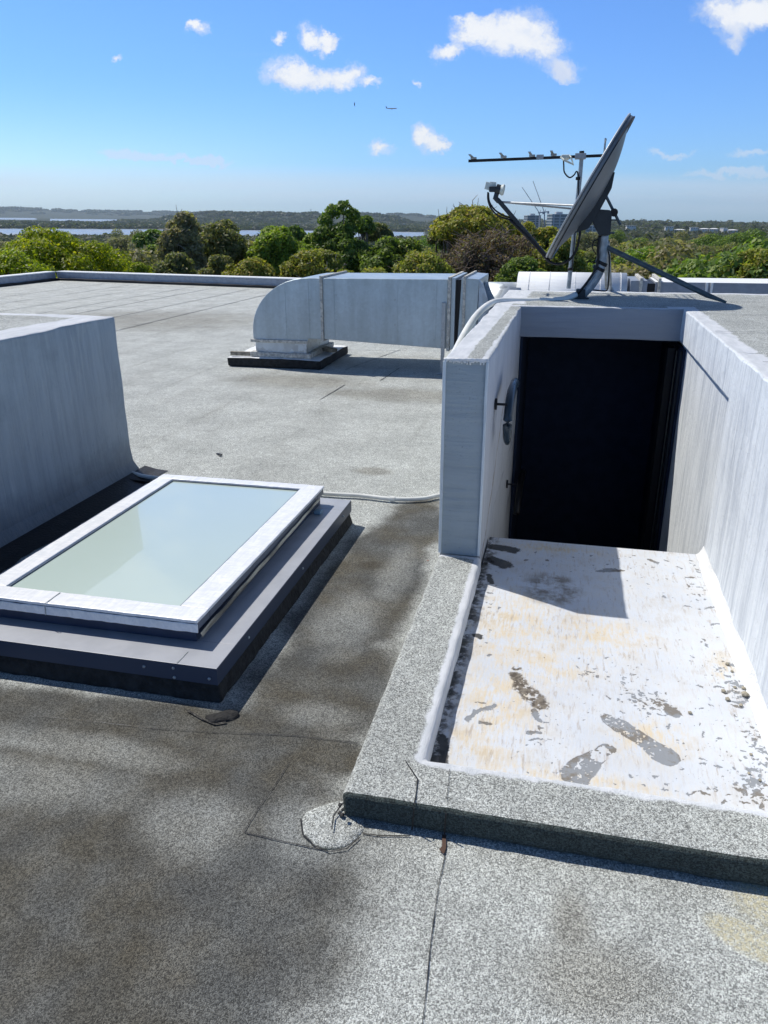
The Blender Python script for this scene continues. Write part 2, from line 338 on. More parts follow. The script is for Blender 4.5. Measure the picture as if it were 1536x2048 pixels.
g = G('film_wrapped_frame'); n = g.noise(1, 5, .6, vec=g.sc((9, 40, 9)), dist=1.5); n2 = g.noise(1, 4, .6, vec=g.sc((45, 8, 30)), dist=1.)
k = g.math('ADD', g.math('MULTIPLY', n, .5), g.math('MULTIPLY', n2, .5))
M['film'] = g.pbr(g.mix(g.ss(k, .4, .62), (.74, .76, .79, 1), (.88, .885, .89, 1)), .3, 0, g.bump(k, .004, .6), .45)
g = G('gold_film_edge'); n = g.noise(1, 4, vec=g.sc((30, 5, 30))); M['gold'] = g.pbr(g.mix(g.ss(n, .35, .65), (.12, .11, .09, 1), (.55, .52, .42, 1)), .35, .3)
g = G('skylight_glass'); n = g.noise(1.2, 3)
M['glass'] = g.pbr(g.mix(n, (.50, .61, .54, 1), (.57, .67, .61, 1)), .25, 0, None, .5, Coat_Weight=1., Coat_Roughness=.02, Coat_IOR=1.65)
g = G('peeled_concrete'); n = g.noise(9, 5, .75); n2 = g.noise(110, 3, .7)
M['peel'] = g.pbr(g.mix(g.ss(g.math('ADD', g.math('MULTIPLY', n, .6), g.math('MULTIPLY', n2, .4)), .42, .56), (.135, .115, .09, 1), (.235, .245, .255, 1)), .85, 0, g.bump(n2, .002))
g = G('brown_peel'); n = g.noise(26, 5, .75)
M['peelb'] = g.pbr(g.mix(g.ss(n, .38, .62), (.07, .052, .036, 1), (.20, .17, .13, 1)), .9, 0, g.bump(n, .003))
M['wet'] = plain('wet_dirt', (.030, .030, .028), .35, var=.4, scale=30)
g = G('stone'); M['stone'] = plain('tan_stone', (.33, .30, .23), .8, var=.25, scale=60, bump=.004)
# ------------------------------------------------------------------ ROOF DECK
def grid_rects(name, rects, z, m, **kw):
    bm = new()
    for x0, y0, x1, y1 in rects:
        vs = [bm.verts.new(p) for p in ((x0, y0, z), (x1, y0, z), (x1, y1, z), (x0, y1, z))]; bm.faces.new(vs)
    return tag(bmobj(name, bm, m), **kw)
FPL = Vector((-15.35, 21.45, 0)); FPR = Vector((8.0, 16.6, 0))          # foot line of the far parapet
bm = new()
def fy(x): return FPL.y+(FPR.y-FPL.y)*(x-FPL.x)/(FPR.x-FPL.x)
for x0, y0, x1, y1a, y1b in ((-15.8, -8, -.42, fy(-15.8)+.4, fy(-.42)+.4), (-.42, -8, 1.0, 1.8, 1.8), (-.42, 7.22, 1.0, fy(-.42)+.4, fy(1.)+.4), (1.0, -8, 14, fy(1.)+.4, fy(14)+.4)):
    bm.faces.new([bm.verts.new(p) for p in ((x0, y0, 0), (x1, y0, 0), (x1, y1b, 0), (x0, y1a, 0))])
tag(bmobj('roof_deck', bm, M['deck']), kind='structure')
deck = D.objects['roof_deck']
# lap seams: thin bitumen lines
def seam(pts, w=.004, z=.004, jag=.004, name='lap_seam', m=None, parent=None):
    P = []
    for i in range(len(pts)-1):
        a, b = Vector(pts[i]), Vector(pts[i+1]); n = max(2, int((b-a).length/.04))
        if (b-a).length > 3: n = int((b-a).length/.25)
        for k in range(n): P.append(a.lerp(b, k/n))
    P.append(Vector(pts[-1])); bm = new(); prev = None
    for i, p in enumerate(P):
        t = (P[min(i+1, len(P)-1)]-P[max(i-1, 0)]).normalized(); s = Vector((-t.y, t.x, 0))
        j = mnoise.noise(p*7)*jag; ww = w*(.55+.9*abs(mnoise.noise(p*9+Vector((5, 0, 0)))))
        c = Vector((p.x, p.y, 0))+s*j; zz = p.z+z
        q = (bm.verts.new((c+s*ww/2)+Vector((0, 0, zz))), bm.verts.new((c-s*ww/2)+Vector((0, 0, zz))))
        if prev: bm.faces.new((prev[0], prev[1], q[1], q[0]))
        prev = q
    return bmobj(name, bm, m or M['fbed'], parent or deck)
for x in (-13.1, -12.05, -11.0, -10.0, -9.27, -8.2):
    seam([(x, 9.5 if x > -9 else 12.5, 0), (x, fy(x)-.5, 0)], .026, jag=.02)
seam([(-7.13, 6.5, 0), (-7.13, fy(-7.13)-.4, 0)], .028, jag=.02)
seam([PZ(70, 1432), PZ(180, 1444), PZ(300, 1458)], .0018, jag=.006, m=M['peel'])
seam([PZ(300, 1458), PZ(430, 1466), PZ(595, 1473), PZ(720, 1488)], .003)
seam([PZ(488, 1665), PZ(530, 1600), PZ(578, 1530)], .003)
seam([PZ(488, 1666), PZ(560, 1683), PZ(610, 1694), PZ(655, 1703)], .005)
seam([PZ(725, 1668), PZ(760, 1674), PZ(820, 1674)], .006)
seam([PZ(893, 1690), PZ(880, 1760), PZ(862, 1880), PZ(845, 2048), PZ(835, 2300)], .0028)
for (u0, v0, u1, v1) in ((690, 740, 800, 700), (760, 762, 800, 736), (690, 700, 890, 703), (690, 770, 640, 800)):
    seam([PZ(u0, v0), PZ(u1, v1)], .012, jag=.01)
# parapets
def wallrun(name, a, b, h, t, m, m2, label, cat, roof=True):
    a, b = Vector(a), Vector(b); d = (b-a).normalized(); s = Vector((-d.y, d.x, 0)); root = empty(name, (a+b)/2, label, cat)
    bm = new(); prism(bm, [a, b, b+s*t, a+s*t], (0, 0, h), .02); slices(bm, .6); rough(bm, .006, 2); bmobj('wall', bm, m, root)
    bm = new(); prism(bm, [a-s*.02+Vector((0, 0, h+.002)), b-s*.02+Vector((0, 0, h+.002)), b+s*(t+.02)+Vector((0, 0, h+.002)), a+s*(t+.02)+Vector((0, 0, h+.002))], (0, 0, .03), .01); bmobj('coping', bm, m2, root)
    bm = new(); k = -1; prism(bm, [a+s*k*.0, b+s*k*.0, b+s*k*.09, a+s*k*.09], (0, 0, .07), .01); slices(bm, .3); rough(bm, .015, 3); bmobj('bitumen_skirting', bm, M['fbed'], root)
wallrun('parapet', FPL, FPR, .235, .3, M['grey_duct'], M['white_duct'], 'long low grey parapet with pale coping along the far roof edge', 'parapet')
wallrun('parapet', (-15.35, -2, 0), (-15.35, 21.40, 0), .235, .3, M['grey_duct'], M['white_duct'], 'short run of low grey parapet along the left roof edge', 'parapet')
# the building below
g = G('brick_facade'); br = g.n('TexBrick', {'Vector': g.vm('SCALE', g.pos, scale=4.), 'Color1': (.30, .18, .12, 1), 'Color2': (.38, .24, .17, 1), 'Mortar': (.5, .48, .45, 1)}); M['brick'] = g.pbr(br.outputs[0], .85)
bl_ = empty('building', (0, 5, -15.5), 'brick building carrying the flat roof', 'building')
bm = new()
cs = [(-15.8, -8), (14, -8), (14, fy(14)+.4), (-15.8, fy(-15.8)+.4)]
for i in range(4):
    a, b = cs[i], cs[(i+1) % 4]; bm.faces.new([bm.verts.new(p) for p in ((*a, -15.5), (*b, -15.5), (*b, -.004), (*a, -.004))])
bmobj('wall', bm, M['brick'], bl_)
# ------------------------------------------------------------------ KERB + LANDING
kerb = empty('kerb', (-.42, 2.6, 0), 'low felt covered kerb with white painted inner edge around the stair landing', 'kerb')
bm = new()
prism(bm, [(-.53, 1.70, 0), (2.2, 1.70, 0), (2.2, 1.91, 0), (-.315, 1.91, 0), (-.315, 3.468, 0), (-.53, 3.468, 0)], (0, 0, .09), .019, 4)
slices(bm, .035, 'xy')
for v in bm.verts:
    n = mnoise.noise_vector(v.co*9)*.0032+mnoise.noise_vector(v.co*31)*.0018; v.co += n
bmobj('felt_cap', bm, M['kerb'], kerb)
seam([(-.375, 1.88, .09), PZ(835, 1560, .09), PZ(828, 1610, .09)], .0045, z=.004, parent=kerb)
bm = new()
for q in ((828, 1612, 824, 1668), (892, 1625, 888, 1690)):
    a, b = PY(q[0], q[1], 1.693), PY(q[2], q[3], 1.693); a.z = .085; b.z = .006
    bar(bm, a, b, .004, .003, (0, 1, 0))
bmobj('lap_seam', bm, M['fbed'], kerb)
seam([PZ(900, 1540, .09), PZ(893, 1600, .09)], .002, z=.004, parent=kerb)
# torn patch of felt at the kerb corner
def mound(name, px, h, m, parent, ring=.05, z=0.):
    P = [PZ(u, v, z) for u, v in px]; P = smoothpath(P+[P[0]], 4)[:-1]; c = sum(P, Vector())/len(P); bm = new(); rings = []
    for t, hh in ((1., .001), (.93, h*.8), (.7, h), (.4, h*1.1), (.15, h)):
        rings.append([bm.verts.new(c+(p-c)*t+Vector((0, 0, hh+mnoise.noise((c+(p-c)*t)*22)*h*.8*(t < .99)))) for p in P])
    for a, b in zip(rings, rings[1:]):
        for k in range(len(P)): bm.faces.new((a[k], a[(k+1) % len(P)], b[(k+1) % len(P)], b[k]))
    bm.faces.new(rings[-1]); return bmobj(name, bm, m, parent, True)
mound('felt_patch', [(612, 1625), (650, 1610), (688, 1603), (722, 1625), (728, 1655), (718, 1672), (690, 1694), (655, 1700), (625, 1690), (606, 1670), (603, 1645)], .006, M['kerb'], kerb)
seam([PZ(602, 1640), PZ(606, 1672), PZ(628, 1694), PZ(658, 1704), PZ(692, 1698), PZ(718, 1676)], .005, jag=.012, z=.006, parent=kerb)
seam([PZ(688, 1610), PZ(670, 1640), PZ(666, 1668)], .006, jag=.012, z=.017, parent=kerb)
bm = new()
for k in range(4):
    p = Vector((-.528+random.uniform(-.012, .015), 1.695+random.uniform(-.012, .02), .045+random.uniform(-.035, .035))); s = random.uniform(.004, .009); box(bm, p.x-s, p.y-s, p.z-s*.7, p.x+s, p.y+s, p.z+s*.7, s*.4)
rough(bm, .006, 40); bmobj('torn_felt', bm, M['fbed'], kerb)
bm = new(); pp = [PZ(884, 1672), PZ(892, 1672), PZ(892, 1700), PZ(887, 1712), PZ(878, 1702), PZ(884, 1695)]
bm.faces.new([bm.verts.new(p+Vector((0, 0, .006))) for p in pp]); bmobj('rust_stain', bm, plain('rust_drip', (.09, .05, .035), .6), kerb)
# landing slab
land = None
LX0, LX1, LY0, LY1, LD = -.318, .802, 1.905, 3.935, .0026
nx, ny = int((LX1-LX0)/LD), int((LY1-LY0)/LD); gx = np.linspace(LX0, LX1, nx); gy = np.linspace(LY0, LY1, ny); GX, GY = np.meshgrid(gx, gy)
_lat = np.random.default_rng(3).random((256, 256))
def vn(x, y, sc, oc=4, ro=.55, seed=0):
    out = 0; amp = 1; tot = 0
    for o in range(oc):
        a = x*sc+17.3*o+seed*5.7; b = y*sc+9.1*o+seed*3.3; ia = np.floor(a).astype(int); ib = np.floor(b).astype(int); fa = a-ia; fb = b-ib; fa = fa*fa*(3-2*fa); fb = fb*fb*(3-2*fb)
        L = lambda p, q: _lat[p % 256, q % 256]
        out = out+amp*((L(ia, ib)*(1-fa)+L(ia+1, ib)*fa)*(1-fb)+(L(ia, ib+1)*(1-fa)+L(ia+1, ib+1)*fa)*fb); tot += amp; amp *= ro; sc *= 2.1
    return out/tot
def smo(d, lo, hi): q = np.clip((d-lo)/(hi-lo), 0, 1); return q*q*(3-2*q)
WX = GX+(vn(GX, GY, 30, 4, .6, 1)-.5)*.030+(vn(GX, GY, 160, 3, .6, 2)-.5)*.010; WY = GY+(vn(GX, GY, 30, 4, .6, 5)-.5)*.030+(vn(GX, GY, 160, 3, .6, 6)-.5)*.010
def cap(u0, v0, u1, v1, w, X=None, Y=None):
    a, b = PZ(u0, v0, .005), PZ(u1, v1, .005); X = WX if X is None else X; Y = WY if Y is None else Y
    d = b-a; L2 = max(1e-9, d.x**2+d.y**2); tt = np.clip(((X-a.x)*d.x+(Y-a.y)*d.y)/L2, 0, 1); return np.hypot(X-a.x-tt*d.x, Y-a.y-tt*d.y)/w
def uni(lst, soft=.12):
    q = None
    for a in lst: d = cap(*a); q = d if q is None else np.minimum(q, d)
    return 1-smo(q, 1-soft, 1+soft)
SXX = GX+(vn(GX, GY, 22, 3, .6, 1)-.5)*.012; SYY = GY+(vn(GX, GY, 22, 3, .6, 5)-.5)*.012
def foot(u0, v0, u1, v1, prof, lat=0.):   # shoe print: axis toe->heel, half widths along it; returns mask and local coordinates
    a, b = PZ(u0, v0, .005), PZ(u1, v1, .005); d = b-a; L = math.hypot(d.x, d.y); ex, ey = d.x/L, d.y/L
    X, Y = SXX-a.x, SYY-a.y; al = (X*ex+Y*ey)/L; la = -X*ey+Y*ex; ctr = lat*np.sin(np.clip(al, 0, 1)*math.pi); w = np.interp(al, prof[0], prof[1]); return 1-smo(np.abs(la-ctr)/np.maximum(w, 1e-4), .90, 1.08), al, la-ctr, L
P_ = ([-.02, 0, .08, .25, .45, .6, .8, .93, 1.0, 1.02], [0, .013, .029, .040, .034, .036, .046, .043, .024, 0])
m1, al, la, L_ = foot(1207, 1430, 1352, 1528, P_, .006)
cell = np.maximum(np.cos(al*L_*2*math.pi/.026), 0)*np.maximum(np.cos(la*2*math.pi/.026), 0)
ring = ((cell > .06)*(cell < .30)).astype(float); zone = (al < .62)*smo(vn(GX, GY, 26, 3, .6, 8), .42, .56); m1 = m1*(1-ring*zone)*(1-(al < .55)*smo(vn(GX, GY, 60, 3, .6, 11), .62, .7))
m1 = m1*(1-(vn(GX, GY, 90, 2, .6, 12) > .70)*(al < .8))
P2_ = ([-.02, 0, .1, .35, .6, .8, .95, 1.0, 1.02], [0, .028, .052, .052, .036, .027, .029, .018, 0])
m2, al, la, L_ = foot(1138, 1566, 1224, 1492, P2_, .010)
m2 = m2*(1-((vn(GX, GY, 34, 3, .6, 14) > .60)*(al > .2)*(al < .95)*(np.abs(la+.004) < .026)))*(1-(vn(GX, GY, 95, 2, .6, 15) > .74))
grey = np.maximum(m1, m2)
grey = np.maximum(grey, uni([(934, 1438, 950, 1424, .012), (950, 1426, 990, 1412, .009), (962, 1444, 980, 1448, .009), (955, 1404, 966, 1406, .006), (1060, 1463, 1080, 1466, .011), (1062, 1481, 1088, 1479, .004), (1066, 1420, 1080, 1442, .012), (1196, 1143, 1244, 1141, .013), (1210, 1138, 1235, 1140, .012), (1300, 1119, 1316, 1126, .013), (1328, 1121, 1333, 1123, .008),
    (1333, 1409, 1337, 1425, .013), (1345, 1420, 1352, 1428, .022), (1378, 1588, 1398, 1583, .004), (1404, 1582, 1420, 1588, .004), (1410, 1216, 1430, 1214, .006), (1422, 1249, 1438, 1249, .005), (1282, 1404, 1290, 1408, .007), (1355, 1133, 1362, 1136, .005)], .25))
fr = np.random.default_rng(4)
def flecks(u, v, su, sv, n, r0, r1, asp=2.4, ang=None):
    for _ in range(n):
        p = PZ(fr.normal(u, su), fr.normal(v, sv), .005); rr_ = r0+(r1-r0)*fr.random()**2.6; a_ = fr.uniform(1, asp); th = fr.uniform(0, 3.14) if ang is None else fr.normal(ang, .35)
        i0 = int((p.x-LX0)/LD); j0 = int((p.y-LY0)/LD); k = int(rr_*a_/LD)+3
        if not (k < i0 < nx-k and k < j0 < ny-k): continue
        sl_ = (slice(j0-k, j0+k+1), slice(i0-k, i0+k+1)); X = WX[sl_]-p.x; Y = WY[sl_]-p.y
        X = X-((WX[j0, i0]-gx[i0])); Y = Y-((WY[j0, i0]-gy[j0])); e1 = (X*math.cos(th)+Y*math.sin(th))/(rr_*a_); e2 = (-X*math.sin(th)+Y*math.cos(th))/(rr_*.8)
        if fr.random() < .3: e2 = e2+e1*e1*fr.choice((-1, 1))*1.2
        grey[sl_] = np.maximum(grey[sl_], 1-smo(np.hypot(e1, e2), .75, 1.25))
for a in ((1285, 1400, 26, 20, 70, .0012, .007), (1262, 1368, 16, 14, 26, .001, .005, 3.5, -1.2), (1312, 1415, 12, 10, 40, .001, .007), (1465, 1385, 24, 26, 70, .0015, .011), (1440, 1335, 12, 14, 26, .0015, .009), (1515, 1500, 16, 45, 150, .001, .008, 3.), (1505, 1575, 22, 22, 80, .0015, .010), (1420, 1500, 50, 60, 60, .001, .006, 4.), (1400, 1165, 20, 24, 60, .002, .009),
          (1300, 1140, 60, 25, 50, .0015, .008), (1130, 1125, 90, 18, 60, .0015, .009), (1410, 1290, 18, 70, 40, .001, .008), (1200, 1345, 34, 14, 30, .001, .006), (1250, 1560, 60, 14, 26, .001, .007), (1090, 1460, 16, 14, 16, .001, .006), (1170, 1345, 7, 5, 22, .001, .003, 3.5), (1250, 1400, 230, 140, 240, .0008, .003), (1200, 1348, 12, 5, 10, .001, .006), (975, 1240, 14, 60, 40, .001, .008)): flecks(*a)
bro = uni([(1028, 1350, 1046, 1370, .024), (1046, 1374, 1078, 1405, .033), (1072, 1404, 1082, 1412, .026), (1028, 1336, 1040, 1337, .008)], .2)*smo(vn(GX, GY, 70, 3, .6, 21), .30, .38)
wet_ = uni([(990, 1094, 1024, 1100, .040), (984, 1120, 1008, 1130, .045), (886, 1476, 886, 1520, .020), (950, 1270, 960, 1275, .013), (978, 1150, 982, 1165, .016)], .15)
edge = (1-smo(GX, -.312, -.27+(vn(GX, GY, 6, 4, .6, 30)-.5)*.10))*smo(vn(GX, GY, 28, 4, .65, 31), .42, .56); wet_ = np.maximum(wet_, edge*.95)
Zh = .005+(vn(GX, GY, 3, 3, .5, 40)-.5)*.004-np.maximum(grey, bro)*.0005
from_grid = np.arange(nx*ny).reshape(ny, nx); Q4 = np.stack([from_grid[:-1, :-1], from_grid[:-1, 1:], from_grid[1:, 1:], from_grid[1:, :-1]], -1).reshape(-1, 4)
def npmesh(name, V, Fq, midx=None):
    me = D.meshes.new(name); nv, nf, k = len(V), len(Fq), Fq.shape[1]
    me.vertices.add(nv); me.vertices.foreach_set('co', np.ascontiguousarray(V, dtype=np.float32).ravel())
    me.loops.add(nf*k); me.loops.foreach_set('vertex_index', np.ascontiguousarray(Fq, dtype=np.int32).ravel())
    me.polygons.add(nf); me.polygons.foreach_set('loop_start', np.arange(0, nf*k, k, dtype=np.int32)); me.polygons.foreach_set('loop_total', np.full(nf, k, dtype=np.int32))
    if midx is not None: me.polygons.foreach_set('material_index', midx.astype(np.int32))
    me.update(calc_edges=True); return me
me = npmesh('landing', np.stack([GX, GY, Zh], -1).reshape(-1, 3), Q4); at = me.color_attributes.new('marks', 'FLOAT_COLOR', 'POINT')
at.data.foreach_set('color', np.stack([grey, bro, wet_, np.ones_like(grey)], -1).astype(np.float32).ravel())
land = tag(link('landing', me, M['landing']), kind='structure')
bm = new(); prism(bm, [(-.318, 1.905, -.12), (.802, 1.905, -.12), (.802, 3.935, -.12), (-.318, 3.935, -.12)], (0, 0, .1215)); bmobj('landing_edge', bm, M['wall'], land)
# cove of thick paint where the landing meets the right wall
bm = new(); prev = None; N = 90
for i in range(N+1):
    y = 1.92+(3.93-1.92)*i/N; w = .035+.012*mnoise.noise(Vector((y*4, 0, 0)))+.006*mnoise.noise(Vector((y*21, 3, 0))); hz = .055+.02*mnoise.noise(Vector((y*5, 7, 0)))
    q = [bm.verts.new(p) for p in ((.797-w, y, .006), (.797-w*.55, y, .006+hz*.22), (.797-w*.15, y, .006+hz*.7), (.7975, y, .006+hz))]
    if prev:
        for k in range(3): bm.faces.new((prev[k], prev[k+1], q[k+1], q[k]))
    prev = q
bmobj('paint_cove', bm, M['paint_white'], land, True)
# pebbles lying on the landing
def pebble(u, v, r, label, z=.006, m=None, sq=.6, deckz=False):
    p = PZ(u, v, z); bm = new(); bmesh.ops.create_icosphere(bm, subdivisions=2, radius=r)
    for q in bm.verts: q.co += mnoise.noise_vector(q.co*(2.2/r)+p)*r*.5; q.co.z *= sq; q.co += Vector((p.x, p.y, z+r*sq*.85))
    return tag(bmobj('pebble', bm, m or M['stone'], None, True, loc=p), label, 'stone', 'pebbles on the landing')
pebble(1490, 1392, .014, 'largest round tan pebble near the foot of the right wall'); pebble(1487, 1378, .008, 'small tan pebble just behind the largest pebble by the right wall')
for i, (u, v) in enumerate(((1380, 1427), (1455, 1400), (1482, 1412), (1470, 1376), (1447, 1384), (1498, 1548), (1455, 1330), (1464, 1344), (1502, 1510), (1520, 1562))):
    pebble(u, v, random.uniform(.005, .009), 'small tan pebble scattered on the white landing near the right wall')
for i, (u, v) in enumerate(((978, 1118), (985, 1124), (972, 1128))): pebble(u, v, .010, 'small wet pebble in the dark dirt at the landing corner', m=M['wet'])
bm = new(); bar(bm, PZ(434, 907, .008), PZ(443, 909, .012), .02, .006); bar(bm, PZ(443, 909, .012), PZ(438, 912, .006), .015, .004)
tag(bmobj('twig', bm, M['fbed'], loc=PZ(438, 908, 0)), 'tiny dark twig lying on the open grey deck', 'twig')
# ------------------------------------------------------------------ STAIR ENCLOSURE
ZT = 1.065; YF = 3.47; YL = 5.87; XL0, XL1 = -.53, -.325; XR = .797
enc = empty('stair_enclosure', (.1, 5.5, 0), 'white painted masonry stair enclosure with a dark doorway and felt roof', 'stair enclosure')
bm = new(); box(bm, XL0, YF, .08, XL1, YL, ZT, .010, 2); slices(bm, .06)
for v in bm.verts:
    n = mnoise.noise_vector(v.co*5)*.0035+mnoise.noise_vector(v.co*19)*.0022
    if v.co.z > ZT-.03: n += mnoise.noise_vector(v.co*13+Vector((9, 0, 0)))*.006
    v.co += n
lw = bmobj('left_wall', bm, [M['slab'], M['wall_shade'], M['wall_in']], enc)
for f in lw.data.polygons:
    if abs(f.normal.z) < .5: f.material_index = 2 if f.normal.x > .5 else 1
# corner trims on the end face of the wall
bm = new()
for x, w in ((XL0+.004, .007), (XL1-.005, .006)):
    bar(bm, (x, YF-.006, .095), (x, YF-.006, ZT-.012), w*2, .012, (0, 1, 0), .002)
slices(bm, .08, 'z'); rough(bm, .0015, 14); bmobj('corner_bead', bm, M['wall'], lw)
bm = new()   # thick paint runs along the top front edge
for k in range(26):
    x = XL0+.005+(XL1-XL0-.01)*k/25; r = random.uniform(.004, .008); z = ZT-.004
    tube(bm, [(x, YF-.002, z), (x+random.uniform(-.002, .002), YF-.005, z-random.uniform(.006, .022))], [r, r*.5], 6)
tube(bm, [(XL0, YF-.001, ZT-.004), (XL0+.1, YF-.003, ZT-.002), (XL1, YF-.001, ZT-.004)], .007, 8)
bmobj('paint_drips', bm, M['paint_white'], lw, True)
bm = new(); box(bm, XL0, 3.50, -3., XL1-.002, 7.2, .078); bmobj('wall_base', bm, M['wall_in'], enc)
bm = new(); box(bm, XL0, YL+.002, .080, XL1, 7.28, .838); bmobj('wall_base', bm, M['wall'], enc)
# slab over the stairs and round the right side
bm = new(); prism(bm, [(-.53, YL, .84), (.812, YL, .84), (.80, 3.91, .84), (7, 3.91, .84), (7, 7.28, .84), (-.53, 7.28, .84)], (0, 0, ZT-.84), .009, 2)
slices(bm, .07, 'x'); slices(bm, .07, 'y'); slices(bm, .06, 'z')
for v in bm.verts:
    v.co += mnoise.noise_vector(v.co*4)*.003+mnoise.noise_vector(v.co*17)*.0018
    if v.co.z > ZT-.03 and v.co.x < .95: v.co += mnoise.noise_vector(v.co*12+Vector((9, 0, 0)))*.004
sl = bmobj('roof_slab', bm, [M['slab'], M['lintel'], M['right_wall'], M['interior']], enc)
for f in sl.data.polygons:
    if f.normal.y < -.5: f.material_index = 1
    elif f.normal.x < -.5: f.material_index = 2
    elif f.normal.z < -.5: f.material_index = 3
bm = new(); box(bm, XR, 1.72, 0.01, 7, 3.908, ZT, .012, 2)
slices(bm, .07, 'y'); slices(bm, .07, 'z')
for k in (.87, .95, 1.2): bmesh.ops.bisect_plane(bm, geom=bm.verts[:]+bm.edges[:]+bm.faces[:], plane_co=(k, 0, 0), plane_no=(1, 0, 0))
for v in bm.verts:
    v.co += mnoise.noise_vector(v.co*4)*.004+mnoise.noise_vector(v.co*17)*.003
    if v.co.z > ZT-.03 and v.co.x < .9: v.co += mnoise.noise_vector(v.co*12+Vector((9, 0, 0)))*.009
rw = bmobj('right_wall', bm, [M['slab'], M['right_wall']], enc)
for f in rw.data.polygons:
    if abs(f.normal.z) < .6: f.material_index = 1
bm = new(); box(bm, .845, 3.93, -3, .98, 7.2, .838); slices(bm, .12, 'yz'); rough(bm, .002, 6)
bmobj('recessed_wall', bm, M['right_wall'], enc)
bm = new(); box(bm, XR, 3.60, -3, .843, 3.925, .008); bmobj('wall_base', bm, M['right_wall'], enc)
# stairwell interior
bm = new(); box(bm, XL1, 7.0, -3, .85, 7.2, .838)
box(bm, XL1-.001+.002, 3.7, -3.1, .848, 7.0, -3.0)
bmobj('back_wall', bm, M['interior'], enc)
bm = new()
for i in range(11):
    z = -.19*(i+1); y0 = 3.93+.26*i; box(bm, XL1+.004, y0, z-.19, .843, y0+.28, z, .006)
bmobj('stair_flight', bm, M['interior'], enc)
bm = new(); box(bm, XL1+.001, YL+.06, -3, XL1+.02, 7.0, .836); box(bm, .826, YL-.14, -3, .843, 7.0, .80); bmobj('shade_lining', bm, M['interior'], enc)  # near-black sheets added where the stairwell walls lie in shade
# door leaf and frame folded inside on the right
dr = empty('door_frame', (.78, 6.0, -3), 'dark narrow door frame standing inside the stair opening at the right', 'door frame')
bm = new(); bar(bm, (.815, 5.80, -3), (.815, 5.80, .79), .02, .10, (0, 1, 0), .002); bmobj('jamb', bm, M['interior2'], dr)
bm = new(); bar(bm, (.765, 5.95, -3), (.765, 5.95, .79), .05, .14, (0, 1, 0), .004); bmobj('jamb', bm, plain('dark_jamb', (.010, .012, .016), .6, spec=.2), dr)
bm = new(); bar(bm, (.795, 5.83, -3), (.795, 5.83, .78), .008, .012, (0, 1, 0)); bmobj('edge_strip', bm, plain('edge_strip', (.05, .055, .05), .5), dr)
# sill edge of landing
# slab seams
for pts in ([(1401, 628), (1536, 632)], [(1457, 604.6), (1536, 606)], [(1525, 726), (1560, 728)]):
    seam([PZ(u, v, ZT) for u, v in pts]+[PZ(pts[-1][0]+400, pts[-1][1]+8, ZT)], .010, z=.006, jag=.01, parent=enc)
a = PZ(1430, 665, ZT); seam([a, PZ(1536, 667.5, ZT), PZ(1900, 676, ZT)], .012, z=.008, parent=enc)
seam([PZ(1190, 590, ZT), PZ(1300, 595, ZT), PZ(1400, 601, ZT)], .010, z=.006, parent=enc)
# handrail
hr = empty('handrail', (-.25, 4.1, .6), 'glossy blue grey handrail with rounded end on the left stair wall', 'handrail')
bm = new()
P = [PX(1014, 886, -.252), PX(1015, 850, -.252), PX(1018, 815, -.252), PX(1023, 785, -.252), PX(1030, 766, -.252)]
bar_p = smoothpath([Vector(p) for p in P], 4)
n = 20; rings = []
for i, p in enumerate(bar_p):
    t = (bar_p[min(i+1, len(bar_p)-1)]-bar_p[max(i-1, 0)]).normalized(); s = t.cross(Vector((0, 0, 1))).normalized(); q = s.cross(t)
    e = min(1., .45+.55*math.sin(min(1, (i+.3)/2.5)*math.pi/2)); 
    w, hgt = .024*e, .030*e
    rings.append([bm.verts.new(p+s*math.cos(2*math.pi*k/n)*w+q*math.sin(2*math.pi*k/n)*hgt) for k in range(n)])
for a, b in zip(rings, rings[1:]):
    for k in range(n): bm.faces.new((a[k], a[(k+1) % n], b[(k+1) % n], b[k]))
bm.faces.new(rings[0]); bm.faces.new(rings[-1]); bmobj('rail', bm, M['rail'], hr, True)
def rbracket(u, v, par, L=.062):
    a = PX(u, v, XL1+.002); bm = new(); tube(bm, [a, a+Vector((.010, 0, 0))], .030, 16); tube(bm, [a+Vector((.01, 0, 0)), a+Vector((L, 0, 0))], .007, 8); bmobj('bracket', bm, M['black'], par)
rbracket(990, 808, hr)
hr2 = empty('handrail', (-.25, 5.2, -.2), 'dark lower handrail with bracket inside the shaded doorway', 'handrail')
bm = new(); P = [PX(1033, 1028, -.25), PX(1036, 1000, -.25), PX(1042, 960, -.25), PX(1046, 945, -.25)]; tube(bm, P, [.024, .028, .028, .026], 14, sm=3); bmobj('rail', bm, M['black'], hr2, True)
rbracket(1013, 968, hr2, .07)
# ------------------------------------------------------------------ LEFT ROOFTOP BOX
lb = empty('rooftop_box', (-4.2, 2.8, 0), 'tall grey painted masonry box at the left with gravel felt top and streaked side', 'masonry box')
bm = new(); box(bm, -5.6, .6, 0, -2.89, 4.575, 1.08, .014, 2); slices(bm, .09, 'yz')
for k in (-3.4, -3.2, -3.05, -2.95): bmesh.ops.bisect_plane(bm, geom=bm.verts[:]+bm.edges[:]+bm.faces[:], plane_co=(k, 0, 0), plane_no=(1, 0, 0))
for v in bm.verts:
    fl = max(0, (.13-v.co.z)/.13)**1.6*.055
    if v.co.x > -3: v.co.x += fl
    if v.co.y > 4.5: v.co.y += fl*.6
    v.co += mnoise.noise_vector(v.co*3.3)*.006+mnoise.noise_vector(v.co*13)*.0035
    if v.co.z > 1.03: v.co += mnoise.noise_vector(v.co*8+Vector((3, 0, 0)))*.008
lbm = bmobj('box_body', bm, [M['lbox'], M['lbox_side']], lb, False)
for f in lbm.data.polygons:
    if f.normal.z < .6 or f.center.z < .9: f.material_index = 1
